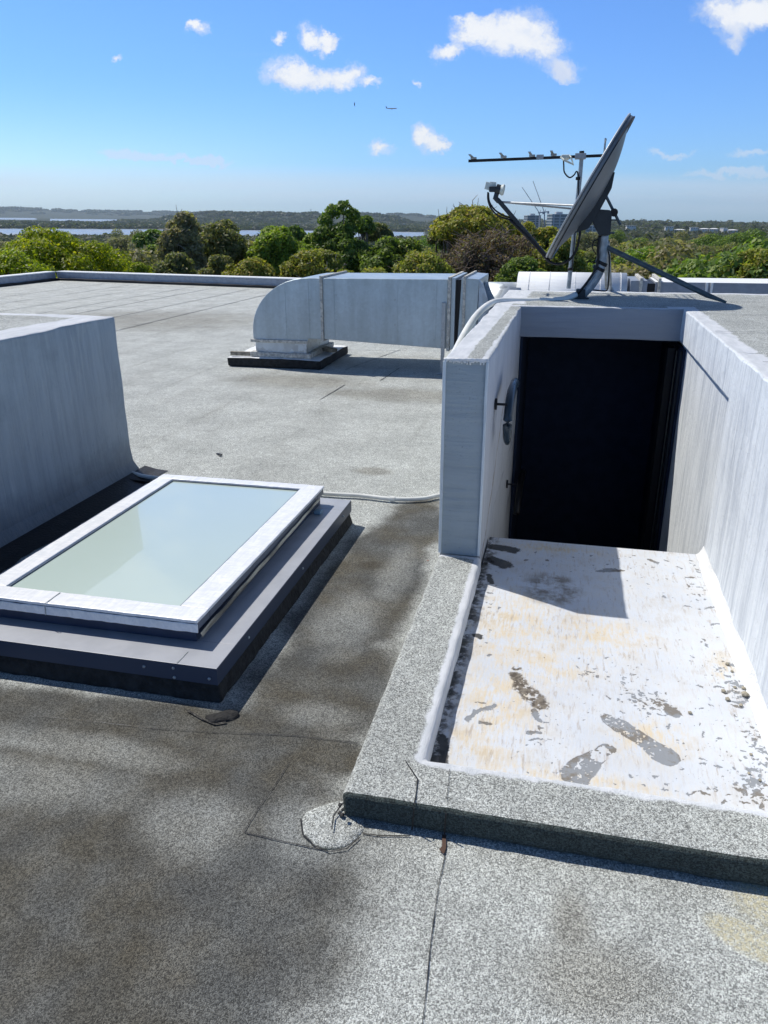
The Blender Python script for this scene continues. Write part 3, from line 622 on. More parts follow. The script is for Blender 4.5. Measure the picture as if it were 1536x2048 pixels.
bm = new(); prev = None
for i in range(80):                                   # black bitumen fillet where the box meets the deck
    y = .6+i*4.05/79; w = .16+.05*mnoise.noise(Vector((y*3, 1, 0)))+.02*mnoise.noise(Vector((y*15, 1, 0)))
    q = [bm.verts.new(p) for p in ((-2.845, y, .03), (-2.83+w*.5, y, .010), (-2.83+w, y, .004))]
    if prev:
        for k in range(2): bm.faces.new((prev[k], prev[k+1], q[k+1], q[k]))
    prev = q
bmobj('bitumen_fillet', bm, M['fbed'], lb)
# ------------------------------------------------------------------ SKYLIGHT
sk = empty('skylight', (-1.75, 3.05, 0), 'large rectangular roof skylight with white film wrapped frame on a dark metal kerb', 'skylight')
X0, X1, Y0, Y1, ZK = -2.44, -1.128, 2.152, 3.975, .145
bm = new(); box(bm, X0+.01, Y0+.01, 0, X1-.01, Y1-.01, .10, .012); slices(bm, .05, 'xy')
for v in bm.verts:
    fl = max(0, (.05-v.co.z)/.05)*.022; c = Vector(((X0+X1)/2, (Y0+Y1)/2, 0)); d = v.co-c
    if abs(d.x) > (X1-X0)/2-.03: v.co.x += math.copysign(fl, d.x)
    if abs(d.y) > (Y1-Y0)/2-.03: v.co.y += math.copysign(fl, d.y)
    v.co += mnoise.noise_vector(v.co*12)*.006+mnoise.noise_vector(v.co*37)*.003
bmobj('felt_upstand', bm, M['upstand'], sk)
def frame(bm, x0, y0, x1, y1, w, z0, z1, bev=.003):
    for a in ((x0, y0, x1, y0+w), (x0, y1-w, x1, y1), (x0, y0+w, x0+w, y1-w), (x1-w, y0+w, x1, y1-w)): box(bm, a[0], a[1], z0, a[2], a[3], z1, bev)
bm = new(); frame(bm, X0, Y0, X1, Y1, .17, ZK-.004, ZK, .0015); 
for a in ((X0, Y0, X1, Y0+.004), (X0, Y1-.004, X1, Y1), (X0, Y0+.004, X0+.004, Y1-.004), (X1-.004, Y0+.004, X1, Y1-.004)): box(bm, a[0], a[1], .075, a[2], a[3], ZK-.0045)
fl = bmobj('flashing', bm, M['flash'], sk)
bm = new()
for x, y, z, nx, ny in ((X1, 2.44, .11, 1, 0), (X1, 3.80, .11, 1, 0), (X1, 3.1, .11, 1, 0), (-1.42, Y0, .115, 0, -1), (-1.30, Y0, .085, 0, -1), (-1.30, Y0, .125, 0, -1), (-1.16, Y0, .1, 0, -1)):
    bm = new(); p = Vector((x, y, z)); nn = Vector((nx, ny, 0)); tube(bm, [p, p+nn*.004, p+nn*.006], [.006, .006, .003], 10); bmobj('screw', bm, M['steel'], fl)
bm = new(); a = PZ(350, 1330, ZK+.002); b = PZ(377, 1301, ZK+.002); bar(bm, (a.x, Y0+.002, ZK+.0015), (a.x+.002, Y0+.085, ZK+.0015), .004, .001); bmobj('flashing_joint', bm, M['steel'], fl)
SX0, SX1, SY0, SY1 = -2.265, -1.262, 2.290, 3.892
bm = new(); frame(bm, SX0+.02, SY0+.02, SX1-.02, SY1-.02, .06, ZK+.001, .205, .003); bmobj('sash_base', bm, plain('navy_sash', (.03, .045, .085), .45), sk)
bm = new(); frame(bm, SX0+.004, SY0+.004, SX1-.004, SY1-.004, .11, .202, .236, .004); bmobj('sash', bm, plain('sash_dark_side', (.10, .12, .16), .4), sk)
bm = new()
W = .098
for a in ((SX0, SY0, SX1, SY0+W), (SX0, SY1-.075, SX1, SY1), (SX0, SY0+W, SX0+W, SY1-.075), (SX1-W-.02, SY0+W, SX1, SY1-.075)): box(bm, a[0], a[1], .236, a[2], a[3], .250, .0035)
slices(bm, .035, 'xy')
for v in bm.verts: v.co.z += mnoise.noise(v.co*26)*.0016
bmobj('sash_cover', bm, M['film'], sk)
bm = new(); box(bm, SX0, SY0-.003, .198, SX1, SY0+.003, .2345, .002); box(bm, SX0-.003, SY0+.004, .198, SX0+.003, SY1, .2345, .002); slices(bm, .02, 'x'); rough(bm, .0022, 30)
bmobj('film_skirt', bm, M['film'], sk)
bm = new(); xs = PZ(84, 1212, .25).x; bar(bm, (xs, SY0-.006, .252), (xs, SY0+.09, .252), .003, .002); bar(bm, (xs-.002, SY0-.007, .245), (xs-.006, SY0-.007, .20), .003, .003, (0, 1, 0)); bmobj('film_seam', bm, M['steel'], sk)
bm = new(); P = [(SX1+.004, SY0+.01+(SY1-SY0-.12)*t, .178+.030*t+mnoise.noise(Vector((t*9, 0, 0)))*.006) for t in [k/30 for k in range(31)]]
prev = None
for i, p in enumerate(P):
    w = .014*(1-.45*i/30)+.004*mnoise.noise(Vector((i*.6, 2, 0))); q = [bm.verts.new((p[0]+a_*.5, p[1], p[2]+b_)) for a_, b_ in ((0, w), (.012, .3*w), (.010, -.5*w), (-.004, -w))]
    if prev:
        for k in range(3): bm.faces.new((prev[k], prev[k+1], q[k+1], q[k]))
    prev = q
bmobj('gasket_strip', bm, M['gold'], sk, True)
bm = new(); box(bm, SX1-.005, 3.70, ZK+.002, SX1+.035, 3.745, ZK+.02, .003); bmobj('clip', bm, plain('blue_clip', (.2, .32, .42), .4), sk)
bm = new(); box(bm, SX0+.09, SY0+.09, .226, SX1-.09, SY1-.07, .238); bmobj('glass_pane', bm, M['glass'], sk)
bm = new(); frame(bm, SX0+.096, SY0+.096, SX1-.116, SY1-.073, .010, .2385, .244, .001); bmobj('glazing_bead', bm, plain('bead', (.10, .13, .18), .4), sk)
# lead/bitumen scrap at the kerb corner
mound('torn_felt', [(410, 1436), (440, 1426), (478, 1428), (470, 1440), (440, 1446), (420, 1448)], .012, M['upstand'], sk)
seam([PZ(378, 1422), PZ(402, 1440), PZ(430, 1450), PZ(452, 1446)], .012, jag=.01, z=.006, parent=sk)
# ------------------------------------------------------------------ CONDUITS
cd = empty('conduit', (-1.2, 4.42, 0), 'thin white conduit pipe lying across the deck behind the skylight', 'pipe')
bm = new(); P = [Vector((-3.2, 4.62, .022)), PZ(262, 945, .022), PZ(305, 955, .022), PZ(480, 972, .022), PZ(650, 987, .022), PZ(720, 991, .022), PZ(785, 998, .022), PZ(845, 997, .022), PZ(885, 990, .022), Vector((-.5, 4.55, .022))]
tube(bm, P, .0135, 12, sm=6); bmobj('pipe', bm, M['pipe_white'], cd, True)
bm = new(); p = PZ(785, 998, .022); tube(bm, [p+Vector((-.016, 0, 0)), p+Vector((.016, 0, 0))], .018, 12); bmobj('coupling', bm, M['pipe_white'], cd)
bm = new(); P = [PZ(262, 955, .014)+Vector((0, -.05, 0)), PZ(305, 965, .014), PZ(480, 982, .014)]; tube(bm, P, .008, 8, sm=4); bmobj('cable', bm, M['black'], cd, True)
c2 = empty('conduit', (-.3, 6.4, ZT), 'thick white conduit arching from the dish mast over the left wall top', 'pipe')
bm = new(); yb = 6.35
P = [PY(1152, 589, 6.5), PY(1135, 596, 6.45), PY(1115, 600, 6.4), PY(1050, 602, 6.3), PY(1000, 602, 6.15), PY(975, 611, 5.95), PY(952, 632, 5.7), PY(930, 666, 5.4), PY(910, 705, 5.1), PY(895, 735, 4.95), Vector((-.62, 4.9, .55)), Vector((-.60, 4.7, .1)), Vector((-.60, 4.6, .03))]
tube(bm, P, [.023, .0265], 14, sm=6); bmobj('pipe', bm, M['pipe_white'], c2, True)
# ------------------------------------------------------------------ DUCTWORK
YD = 8.72; YDB = 9.75
dk = empty('duct', (-2.5, 9.2, 0), 'galvanised sheet metal duct with a rounded elbow standing on a painted plinth', 'duct')
def XZ(u, v): p = PY(u, v, YD); return (p.x, p.z)
cx, cz = PY(640, 683, YD).x, PY(640, 683, YD).z
zt_ = 1.045; xl = PY(506, 665, YD).x
# elbow profile: quarter curve from (xl, .36) up to (x at 640, zt)
bm = new(); prof = []; xr = PY(641, 600, YD).x; zb = .318
prof.append((xl, zb)); 
for k in range(13):
    t = k/12*math.pi/2; rx = (PY(616, 556, YD).x-xl); rz = zt_-.42
    prof.append((xl+rx*(1-math.cos(t)), .42+rz*math.sin(t)))
prof += [(xr, zt_), (xr, .352), (PY(606, 683, YD).x+.06, .352), (PY(606, 683, YD).x+.06, zb)]
prism(bm, [(x, YD, z) for x, z in prof], (0, YDB-YD, 0), .004, 1); bmobj('elbow', bm, M['galv'], dk)
bm = new(); xe = PY(895, 600, YD).x; prism(bm, [(xr+.03, YD, zt_), (xe, YD, zt_+.006), (xe, YD, .288), (xr+.03, YD, .354)], (0, YDB-YD, 0), .004, 1); bmobj('duct_body', bm, M['galv'], dk)
def flange(bm, x, z0, z1, y0, y1, w=.03, p=.025, lean=0.):
    for a in ((x-w/2, y0-p, z0-p, x+w/2, y0+.001, z1+p), (x-w/2, y1-.001, z0-p, x+w/2, y1+p, z1+p), (x-w/2, y0+.001, z1-.001, x+w/2, y1-.001, z1+p), (x-w/2, y0+.001, z0-p, x+w/2, y1-.001, z0+.001)):
        box(bm, *a, .003)
    if lean:
        for v in bm.verts: v.co.x += lean*(v.co.z-z0)
bm = new(); flange(bm, xr+.015, .353, zt_, YD, YDB); slices(bm, .06, 'z'); rough(bm, .004, 18); bmobj('flange', bm, M['tape'], dk)
bm = new(); flange(bm, xe+.02, .288, zt_+.006, YD, YDB, .035); slices(bm, .06, 'z'); rough(bm, .004, 18); bmobj('flange', bm, M['tape'], dk)
bm = new()     # standing seams and folded edges on the sheet
for u in (570, 617, 668, 795, 872):
    x = PY(u, 600, YD).x; z1 = zt_-.01 if u > 600 else .985; z0 = .36 if u < 640 else .354-.065*(x-xr)/(xe-xr)+.004
    if u in (570,): z0 = .33
    bm = new(); box(bm, x-.004, YD-.004, z0, x+.004, YD-.0005, z1); bmobj('sheet_seam', bm, M['galv'], dk)
bm = new(); x1c = PY(606, 690, YD).x+.04; box(bm, xl+.02, YD+.01, .17, x1c, YDB-.1, zb-.002, .004); bmobj('collar', bm, M['galv2'], dk)
bm = new(); box(bm, xl-.03, YD-.025, zb-.022, x1c+.03, YD+.008, zb+.012, .003); box(bm, xl-.03, YD+.008, zb-.022, xl+.018, YDB-.1, zb-.003); bmobj('angle_strip', bm, M['tape'], dk)
bm = new(); xq = PY(886, 700, YD).x; box(bm, xq-.022, YD-.030, 0, xq+.022, YD-.026, .80, .0015); box(bm, xq-.022, YD-.026, 0, xq-.017, YD+.02, .80); box(bm, xq-.06, YD-.06, 0.0, xq+.06, YD+.02, .010, .002)
for z in (.76, .70, .50, .30, .12): tube(bm, [(xq, YD-.030, z), (xq, YD-.036, z)], .008, 8)
bmobj('support_leg', bm, M['galv3'], dk)
bm = new(); box(bm, xl-.33, 8.64, 0, -2.80, 9.85, .115, .02); slices(bm, .1); rough(bm, .012, 5); pad = bmobj('plinth', bm, [M['paint_white'], M['upstand']], dk)
for f in pad.data.polygons:
    if f.normal.z < .6: f.material_index = 1
bm = new(); box(bm, xl-.05, YD-.03, .11, x1c+.06, YDB-.05, .18, .02); slices(bm, .08); rough(bm, .014, 7); bmobj('mortar_bed', bm, M['tape'], dk)
bm = new(); bar(bm, (xl-.30, 8.70, .15), (xl-.05, 8.72, .15), .03, .05); bmobj('timber_offcut', bm, M['rust'], dk)
bm = new(); bar(bm, (-3.0, 9.3, .16), (-2.78, 9.1, .16), .12, .04); bmobj('timber_offcut', bm, M['rust'], dk)
for x_, zs in ((xr+.015, (.45, .62, .8, .97)), (xe+.02, (.36, .55, .75, .95))):
    for z_ in zs: bm = new(); tube(bm, [(x_, YD-.025, z_), (x_, YD-.037, z_)], .009, 6); bmobj('bolt', bm, M['galv3'], dk)
for u_, v_ in ((530, 684), (560, 684), (590, 684), (620, 600), (620, 640), (672, 640), (672, 590), (790, 600), (790, 650), (868, 580), (868, 680)):
    p_ = PY(u_, v_, YD-.001); bm = new(); tube(bm, [p_, p_-Vector((0, .006, 0))], .007, 6); bmobj('screw', bm, M['galv3'], dk)
# flexible joint and second flange
ff = empty('flexible_duct_joint', (-1.1, 9.2, 0), 'black flexible joint with pale flange between the duct and the fan cone', 'duct joint')
xg = PY(912, 600, YD).x
bm = new(); box(bm, xe+.04, YD+.0, .285, xe+.085, YDB, zt_+.02, .002); bmobj('end_ring', bm, M['galv'], ff)
bm = new(); prism(bm, [(xe+.086, YD+.05, .29), (xg+.07, YD+.05, .29), (xg+.07, YD+.05, zt_), (xe+.086, YD+.05, zt_)], (0, YDB-YD-.1, 0)); bmobj('rubber_sleeve', bm, M['black'], ff)
x2 = PY(922, 600, YD).x; x3 = PY(953, 600, YD).x
bm = new(); prism(bm, [(x2-.03, YD, .29), (x3, YD, .29), (x3+.02, YD, zt_+.01), (x2, YD, zt_+.025)], (0, YDB-YD, 0), .004, 1); bmobj('square_collar', bm, M['galv'], ff)
bm = new(); flange(bm, x2+.035, .30, zt_+.022, YD, YDB, .03, .02); slices(bm, .06, 'z'); rough(bm, .004, 18); bmobj('flange', bm, M['tape'], ff)
# cone + fan
fan = empty('inline_fan', (.1, 9.3, 0), 'long white cylindrical inline fan casing with galvanised cone behind the stair roof', 'fan')
yc = 9.5; pa = PY(962, 566, yc); pb = PY(1040, 568, yc)
def rod(bm, x0, x1, r0, r1, yc, zc, n=40, z1=None):
    A = [(x0, r0), (x1, r1)]; rings = []
    for x, r in A: rings.append([bm.verts.new((x, yc+r*math.cos(2*math.pi*k/n), zc+r*math.sin(2*math.pi*k/n))) for k in range(n)])
    for k in range(n): bm.faces.new((rings[0][k], rings[0][(k+1) % n], rings[1][(k+1) % n], rings[1][k]))
    bm.faces.new(rings[0]); bm.faces.new(rings[1][::-1])
xa = PY(958, 566, YD).x; xb = PY(1037, 560, yc).x; xc2 = PY(1252, 560, yc).x
bm = new(); rod(bm, xa+.01, xb+.05, .345, .345, yc-.15, .985-.345); bmobj('cone', bm, M['galv2'], fan, True)
bm = new(); v4 = [(x3+.022, YD+.01, zt_), (x3+.022, YD+.01, .3), (x3+.20, YD+.28, .35), (x3+.12, YD+.12, .80), (x3+.06, YD+.06, zt_-.05)]
prism(bm, v4, (0, .04, 0)); bmobj('transition_sheet', bm, M['galv2'], fan)
bm = new(); rod(bm, xb, xc2, .41, .41, yc, 1.095-.41); 
for f in bm.faces: f.smooth = True
bmobj('casing', bm, M['white_duct'], fan)
bm = new()
for u in (1060, 1100, 1150, 1200, 1240): x = PY(u, 560, yc).x; bm = new(); rod(bm, x-.004, x+.004, .413, .413, yc, 1.095-.41); bmobj('jacket_seam', bm, M['paint_white'], fan)
bm = new()
for x in (xb+.1, xc2-.15): bm = new(); box(bm, x-.03, yc-.3, 0, x+.03, yc+.3, .30, .004); bmobj('cradle', bm, M['galv3'], fan)
# continuing duct
d2 = empty('duct', (2.4, 9.4, 0), 'long straight grey duct with white top running to the right beyond the stair roof', 'duct')
bm = new(); xs0 = PY(1262, 560, 9.2).x; xs1 = PY(1296, 560, 9.2).x
box(bm, xs0, 9.2, .42, xs1, 9.95, 1.03, .004); bmobj('end_box', bm, M['grey_duct'], d2)
bm = new(); flange(bm, PY(1283, 560, 9.2).x, .42, 1.03, 9.2, 9.95, .03, .03); flange(bm, PY(1320, 560, 9.2).x, .42, 1.03, 9.2, 9.95, .03, .03); slices(bm, .08, 'z'); rough(bm, .006, 15); bmobj('flange', bm, M['tape'], d2)
bm = new(); box(bm, xs1, 9.22, .43, PY(1313, 560, 9.2).x, 9.93, 1.0); bmobj('rubber_sleeve', bm, M['black'], d2)
bm = new(); box(bm, PY(1312, 560, 9.2).x, 9.2, .42, 7.5, 9.95, 1.02, .004); o = bmobj('duct_body', bm, [M['white_duct'], M['grey_duct']], d2)
for f in o.data.polygons:
    if f.normal.z < .5: f.material_index = 1
bm = new()
for u in (1425, 1415): x = PY(u, 560, 9.2).x; bm = new(); box(bm, x-.012, 9.18, .43, x+.012, 9.198, 1.02); bmobj('sheet_seam', bm, M['white_duct'], d2)
bm = new()
for x in (1.2, 2.6, 4.2, 6.2): bm = new(); box(bm, x-.03, 9.3, 0, x+.03, 9.85, .419); bmobj('support_leg', bm, M['galv3'], d2)
# ------------------------------------------------------------------ SATELLITE DISH
YS = 6.55
def S(u, v, dy=0.): return PY(u, v, YS+dy)
base = S(1160, 597); base.z = ZT
ds = empty('satellite_dish', base, 'large grey satellite dish seen edge on, aimed left on a bent steel mast', 'satellite dish')
Tp, Bp = S(1259, 230), S(1094, 513); Lv = (Tp-Bp); a_ = Lv.length/2; Lh = Lv.normalized(); C0 = (Tp+Bp)/2
n0 = Vector((-Lh.z, 0, Lh.x)); ph = rad(1.6)
Nn = (n0*math.cos(ph)+Vector((0, 1, 0))*math.sin(ph)).normalized(); Wv = Nn.cross(Lh).normalized()
if Wv.y > 0: Wv = -Wv
b_ = a_*.90; DEP = .125
bm = new(); n = 64; rows = 14; cen = bm.verts.new(C0-Nn*DEP); pr_ = None
for i in range(1, rows+1):
    rr = i/rows; ring = [bm.verts.new(C0+Lh*(a_*rr*math.cos(2*math.pi*k/n))+Wv*(b_*rr*math.sin(2*math.pi*k/n))-Nn*(DEP*(1-rr*rr))) for k in range(n)]
    for k in range(n):
        if pr_: bm.faces.new((pr_[k], pr_[(k+1) % n], ring[(k+1) % n], ring[k]))
        else: bm.faces.new((cen, ring[(k+1) % n], ring[k]))
    pr_ = ring
# rolled rim folded backwards
r2 = [bm.verts.new(v.co+(v.co-C0).normalized()*.004-Nn*.040) for v in pr_]
for k in range(n): bm.faces.new((pr_[k], pr_[(k+1) % n], r2[(k+1) % n], r2[k]))
o = bmobj('reflector', bm, M['dish'], ds, True); sm = o.modifiers.new('t', 'SOLIDIFY'); sm.thickness = .005
bm = new(); P = [C0+Lh*((a_+.003)*math.cos(2*math.pi*k/64))+Wv*((b_+.003)*math.sin(2*math.pi*k/64)) for k in range(65)]; tube(bm, P, .0075, 8, cap=False); bmobj('rim', bm, M['dishrim'], ds, True)
bm = new(); P = [C0-Nn*.040+Lh*((a_+.004)*math.cos(2*math.pi*k/64))+Wv*((b_+.004)*math.sin(2*math.pi*k/64)) for k in range(65)]; tube(bm, P, .004, 6, cap=False); bmobj('rim_edge', bm, M['black'], ds, True)
def Q(l, w, d): return C0+Lh*(l*a_)+Wv*(w*b_)-Nn*d       # dish-local point
bm = new()    # back stiffener plate
for sgn in (-1, 1):
    pts = [Q(.30, .16*sgn, .09), Q(.33, .16*sgn, .125), Q(.15, .16*sgn, .165), Q(-.2, .16*sgn, .175), Q(-.42, .16*sgn, .17), Q(-.55, .16*sgn, .10), Q(0, .16*sgn, .10)]
    prism(bm, pts, Wv*.008)
pts = [Q(.15, -.16, .165), Q(-.2, -.16, .175), Q(-.2, .16, .175), Q(.15, .16, .165)]; prism(bm, pts, Nn*.006)
bmobj('back_frame', bm, M['dark_metal'], ds)
bm = new(); prism(bm, [S(1183, 424, -.07), S(1190, 418, -.07), S(1220, 420, -.07), S(1224, 428, -.07), S(1221, 470, -.07), S(1198, 471, -.07), S(1186, 447, -.07)], (0, .14, 0), .004); bmobj('mount_bracket', bm, M['dark_metal'], ds)
for u, v, w, rr_ in ((1187, 420, .09, .028), (1207, 384, .08, .034), (1228, 425, .05, .03)): bm = new(); tube(bm, [S(u, v, -w), S(u, v, w)], rr_, 14); bmobj('pivot_bolt', bm, M['black'], ds)
bm = new(); tube(bm, [S(1209, 386), S(1241, 450)], .011, 10); tube(bm, [S(1222, 440), S(1236, 440)], .006, 8); tube(bm, [S(1220, 466), S(1229, 466)], .008, 8); bmobj('elevation_rod', bm, M['steel_d'], ds)
bm = new(); P = [S(1207, 470), S(1205, 500), S(1202, 528), S(1196, 546), S(1184, 566), S(1172, 580), S(1162, 590)]; tube(bm, P, [.040, .042], 18, sm=5); bmobj('mast', bm, M['steel'], ds, True)
bm = new(); p = S(1160, 592); box(bm, p.x-.035, p.y-.045, ZT+.001, p.x+.04, p.y+.045, ZT+.075, .006); box(bm, p.x-.07, p.y-.07, ZT+.001, p.x+.07, p.y+.07, ZT+.012, .002); bmobj('foot_bracket', bm, M['dark_metal'], ds)
bm = new()
for u, v in ((1203, 526), (1198, 537)):
    bm = new(); p = S(u, v); tube(bm, [p+Vector((-.006, 0, -.012)), p+Vector((.004, 0, .012))], .050, 16); bmobj('cable_tie', bm, M['black'], ds)
bm = new(); e2 = PZ(1452, 608, ZT); P = [S(1212, 494), S(1395, 573)]; tube(bm, [S(1212, 494), S(1212, 494).lerp(e2, .85), e2+Vector((0, 0, .012))], [.020, .020, .009], 12); bmobj('brace', bm, M['steel_d'], ds)
bm = new(); bs = PZ(1221, 583, ZT); tube(bm, [S(1215, 484, .05), bs], .017, 12); tube(bm, [bs+Vector((0, 0, .035)), bs], [.017, .035], 12); bmobj('rear_leg', bm, M['steel'], ds)
bm = new(); b2 = PZ(1214, 580, ZT)+Vector((0, .2, 0)); tube(bm, [S(1211, 492, .05), b2], .012, 10); bmobj('rear_leg', bm, M['steel'], ds)
# feed arm, rods, LNB
bm = new(); A0 = S(1098, 519); A1 = S(998, 402); bar(bm, A0, A1, .032, .045, (0, 1, 0), .003); bmobj('feed_arm', bm, M['dark_metal'], ds)
bm = new(); tube(bm, [S(1004, 404), Q(-.27, .96, 0)], .0075, 8); bmobj('side_rod', bm, M['galv3'], ds)
bm = new(); tube(bm, [S(1004, 404), Q(-.27, -.96, 0)], .0075, 8); bmobj('side_rod', bm, M['galv3'], ds)
bm = new(); tube(bm, [S(998, 403), S(991, 396), S(994, 384)], [.02, .022, .018], 10); box(bm, S(990, 380).x-.045, YS-.03, S(990, 380).z-.015, S(990, 380).x+.045, YS+.03, S(990, 380).z+.025, .006); tube(bm, [S(992, 377), S(1001, 380)], .036, 16); bmobj('lnb_clamp', bm, M['dark_metal'], ds)
bm = new(); p = S(980, 372); bar(bm, S(976, 380), S(980, 365), .06, .03, (0, 1, 0), .004); bar(bm, S(979, 370), S(992, 371), .05, .02, (0, 1, 0), .003); tube(bm, [S(1001, 379), S(1006, 380)], [.034, .043], 20); tube(bm, [S(1006, 380), S(1008.5, 380.5)], [.043, .036], 20); bmobj('lnb', bm, M['lnb'], ds)
bm = new()
for P in ([(976, 384), (976, 400), (983, 418), (997, 432), (1015, 438), (1022, 441)], [(977, 386), (979, 404), (990, 420), (1006, 430), (1020, 436), (1026, 444)]): tube(bm, [S(u, v, -.01) for u, v in P], .0065, 8, sm=5)
tube(bm, [S(1020, 440, -.03), S(1062, 482, -.03), S(1088, 512, -.03), S(1100, 524, -.02), S(1118, 528, -.04), S(1138, 520, -.06), S(1152, 502, -.07), S(1158, 480, -.08), S(1162, 452, -.08), S(1170, 438, -.08), S(1186, 434, -.08)], .010, 10, sm=5)
tube(bm, [S(1162, 452, -.05), S(1172, 442, -.05), S(1186, 440, -.05)], .0065, 8, sm=4)
tube(bm, [S(1199, 472, -.05), S(1196, 500, -.05), S(1196, 520, -.05), S(1190, 540, -.05), S(1176, 562, -.05), S(1160, 582, -.05), S(1152, 590, -.03)], .010, 10, sm=5)
tube(bm, [S(1197, 478, -.05), S(1187, 484, -.05), S(1185, 496, -.05), S(1192, 508, -.05)], .0045, 8, sm=5)
tube(bm, [S(1214, 500, .03), S(1219, 515, .04), S(1217, 560, .06), S(1215, 578, .2), S(1208, 582, .25), S(1180, 579, .25)], .006, 8, sm=5)
bmobj('cable', bm, M['black'], ds, True)
# ------------------------------------------------------------------ TV ANTENNA
YA = 7.18
def A(u, v, dy=0.): return PY(u, v, YA+dy)
an = empty('tv_antenna', A(1137, 577), 'thin pole with a black boom television antenna behind the dish', 'antenna')
bm = new(); tube(bm, [A(1137, 577), A(1160, 352), A(1163, 318), A(1163.5, 306)], [.019, .019, .017, .017], 12); bmobj('pole', bm, M['steel'], an)
bm = new(); tube(bm, [A(1163.4, 309), A(1163.7, 302)], .021, 12); bmobj('pole_cap', bm, M['black'], an)
bm = new(); bar(bm, A(937, 322), A(1209, 311), .022, .026, (0, 1, 0), .002); bmobj('boom', bm, M['black'], an)
bm = new()
for u, v in ((946, 319.5), (1006, 316.5), (1063, 314.5), (1106, 312.5)):
    bm = new(); p = A(u, v); bar(bm, p+Vector((-.012, -.15, .030)), p+Vector((0, .12, .012)), .02, .006); box(bm, p.x-.02, p.y-.02, p.z+.004, p.x+.03, p.y+.02, p.z+.02, .003); bmobj('director', bm, M['steel'], an)
bm = new(); p = A(1208, 311); 
for dz in (-.06, .03, .10): bar(bm, p+Vector((0, -.22, dz)), p+Vector((0, .22, dz)), .008, .008)
tube(bm, [p+Vector((0, 0, -.08)), p+Vector((0, 0, .13))], .008, 8); bmobj('reflector', bm, M['steel'], an)
bm = new(); p = A(1080, 314); box(bm, p.x-.03, p.y-.015, p.z-.018, p.x+.03, p.y+.015, p.z+.018, .003); bmobj('clamp', bm, M['galv3'], an); bm = new(); p = A(1161, 312); box(bm, p.x-.045, p.y-.035, p.z-.025, p.x+.045, p.y+.03, p.z+.02, .004); bmobj('clamp', bm, M['galv3'], an)
bm = new(); tube(bm, [A(1122, 314, -.08), A(1128, 320, -.12), A(1147, 329, -.13), A(1142, 315, -.1), A(1138, 311, -.06)], .0085, 8); tube(bm, [A(1138, 311, .06), A(1142, 315, .1), A(1128, 320, .12), A(1122, 314, .08)], .0085, 8); p = A(1130, 315); box(bm, p.x-.03, p.y-.1, p.z-.014, p.x+.035, p.y+.1, p.z+.016, .008); bmobj('dipole', bm, M['lnb'], an)
bm = new(); tube(bm, [A(1127, 320, -.03), A(1127.5, 330, -.03), A(1129, 345, -.03), A(1139, 355, -.03), A(1148, 350, -.03), A(1153, 343, -.03), A(1156, 352, -.025), A(1156.5, 400, -.025)], .006, 8, sm=5)
tube(bm, [A(1156.5, 400, -.025), A(1150, 470, -.025), A(1144, 540, -.025)], .005, 6)
for u, v in ((1157, 357), (1146, 459), (1140.5, 538)): p = A(u, v); tube(bm, [p+Vector((0, 0, -.012)), p+Vector((0, 0, .012))], .024, 12)
bmobj('cable', bm, M['black'], an, True)
# ------------------------------------------------------------------ LAND, WATER, SKY
def kz(x, xs, ys): return float(np.interp(x, xs, ys))
def sstep(x, a, b): t = max(0, min(1, (x-a)/(b-a))); return t*t*(3-2*t)
def hz(u, d):                      # land height relative to the eye, level frame
    r = kz(d, [0, 150, 400, 900, 1600, 2500, 4500, 6000, 7000], [-17, -19, -27, -36, -40, -33, -29, -42, -60])
    l = kz(d, [0, 150, 400, 800, 1500, 1620, 1700, 2600, 2700, 20000], [-17, -20, -34, -38, -40.5, -42.5, -60, -60, -40, -40])
    w = sstep(u, 90, 105)*(1-sstep(u, 215, 225)) if u < 160 else sstep(u, 90, 105)*(1-sstep(u, 217, 223))
    if u < 760 and d > 4400: l -= 20*w*sstep(d, 4900, 5200)*(1-sstep(d, 8200, 8600))
    if u < 62: l -= 20*sstep(d, 6500, 6800)*(1-sstep(d, 9200, 9800))*(1-sstep(u, 50, 62))
    n = mnoise.noise(Vector((u*.011, 3.1, 0)))
    if d > 9000: l += (kz(u, [-900, -200, 0, 200, 330, 450, 560, 700], [70, 105, 108, 88, 84, 60, 30, 0])+n*14)*math.exp(-((d-12500)/1500)**2)
    if d > 2800: l += (kz(u, [250, 340, 430, 520, 640, 760, 860], [0, 34, 60, 58, 56, 52, 20])+mnoise.noise(Vector((u*.03, 1, 0)))*7)*math.exp(-((d-5200)/700)**2)*sstep(u, 240, 380)*(1-sstep(u, 770, 860))
    if d > 7000: l += (kz(u, [640, 700, 760, 800, 900, 960], [40, 72, 84, 80, 62, 30]))*math.exp(-((d-9500)/900)**2)*sstep(u, 600, 680)*(1-sstep(u, 880, 1000))
    s = sstep(u, 830, 960); return l*(1-s)+r*s
def th2u(t): return 768+1623*math.tan(max(-1.45, min(1.45, t)))
EF0 = Vector((EF.x, EF.y, 0)).normalized(); ER0 = Vector((EF0.y, -EF0.x, 0))
def pol(t, d, z): return env(EF0*(d*math.cos(t))+ER0*(d*math.sin(t))+Vector((0, 0, z)))
ths = sorted(set([rad(a) for a in np.arange(-52, 52.01, .35)]+[rad(a) for a in range(-180, 180, 6) if abs(a) > 52]))
ds_ = [8, 40, 90, 150, 220, 300, 400, 520, 650, 800, 950, 1100, 1300, 1500, 1600, 1640, 1700, 1900, 2300, 2560, 2600, 2640, 2700, 2800, 2950, 3200, 3600, 4000, 4400, 4700, 4900, 5050, 5200, 5400, 5700, 6000, 6500, 6800, 7500, 8200, 8400, 8600, 8900, 9200, 9500, 9800, 10500, 11000, 11500, 12000, 12500, 13000, 14000, 16000]
bm = new(); prev = None; rings = []
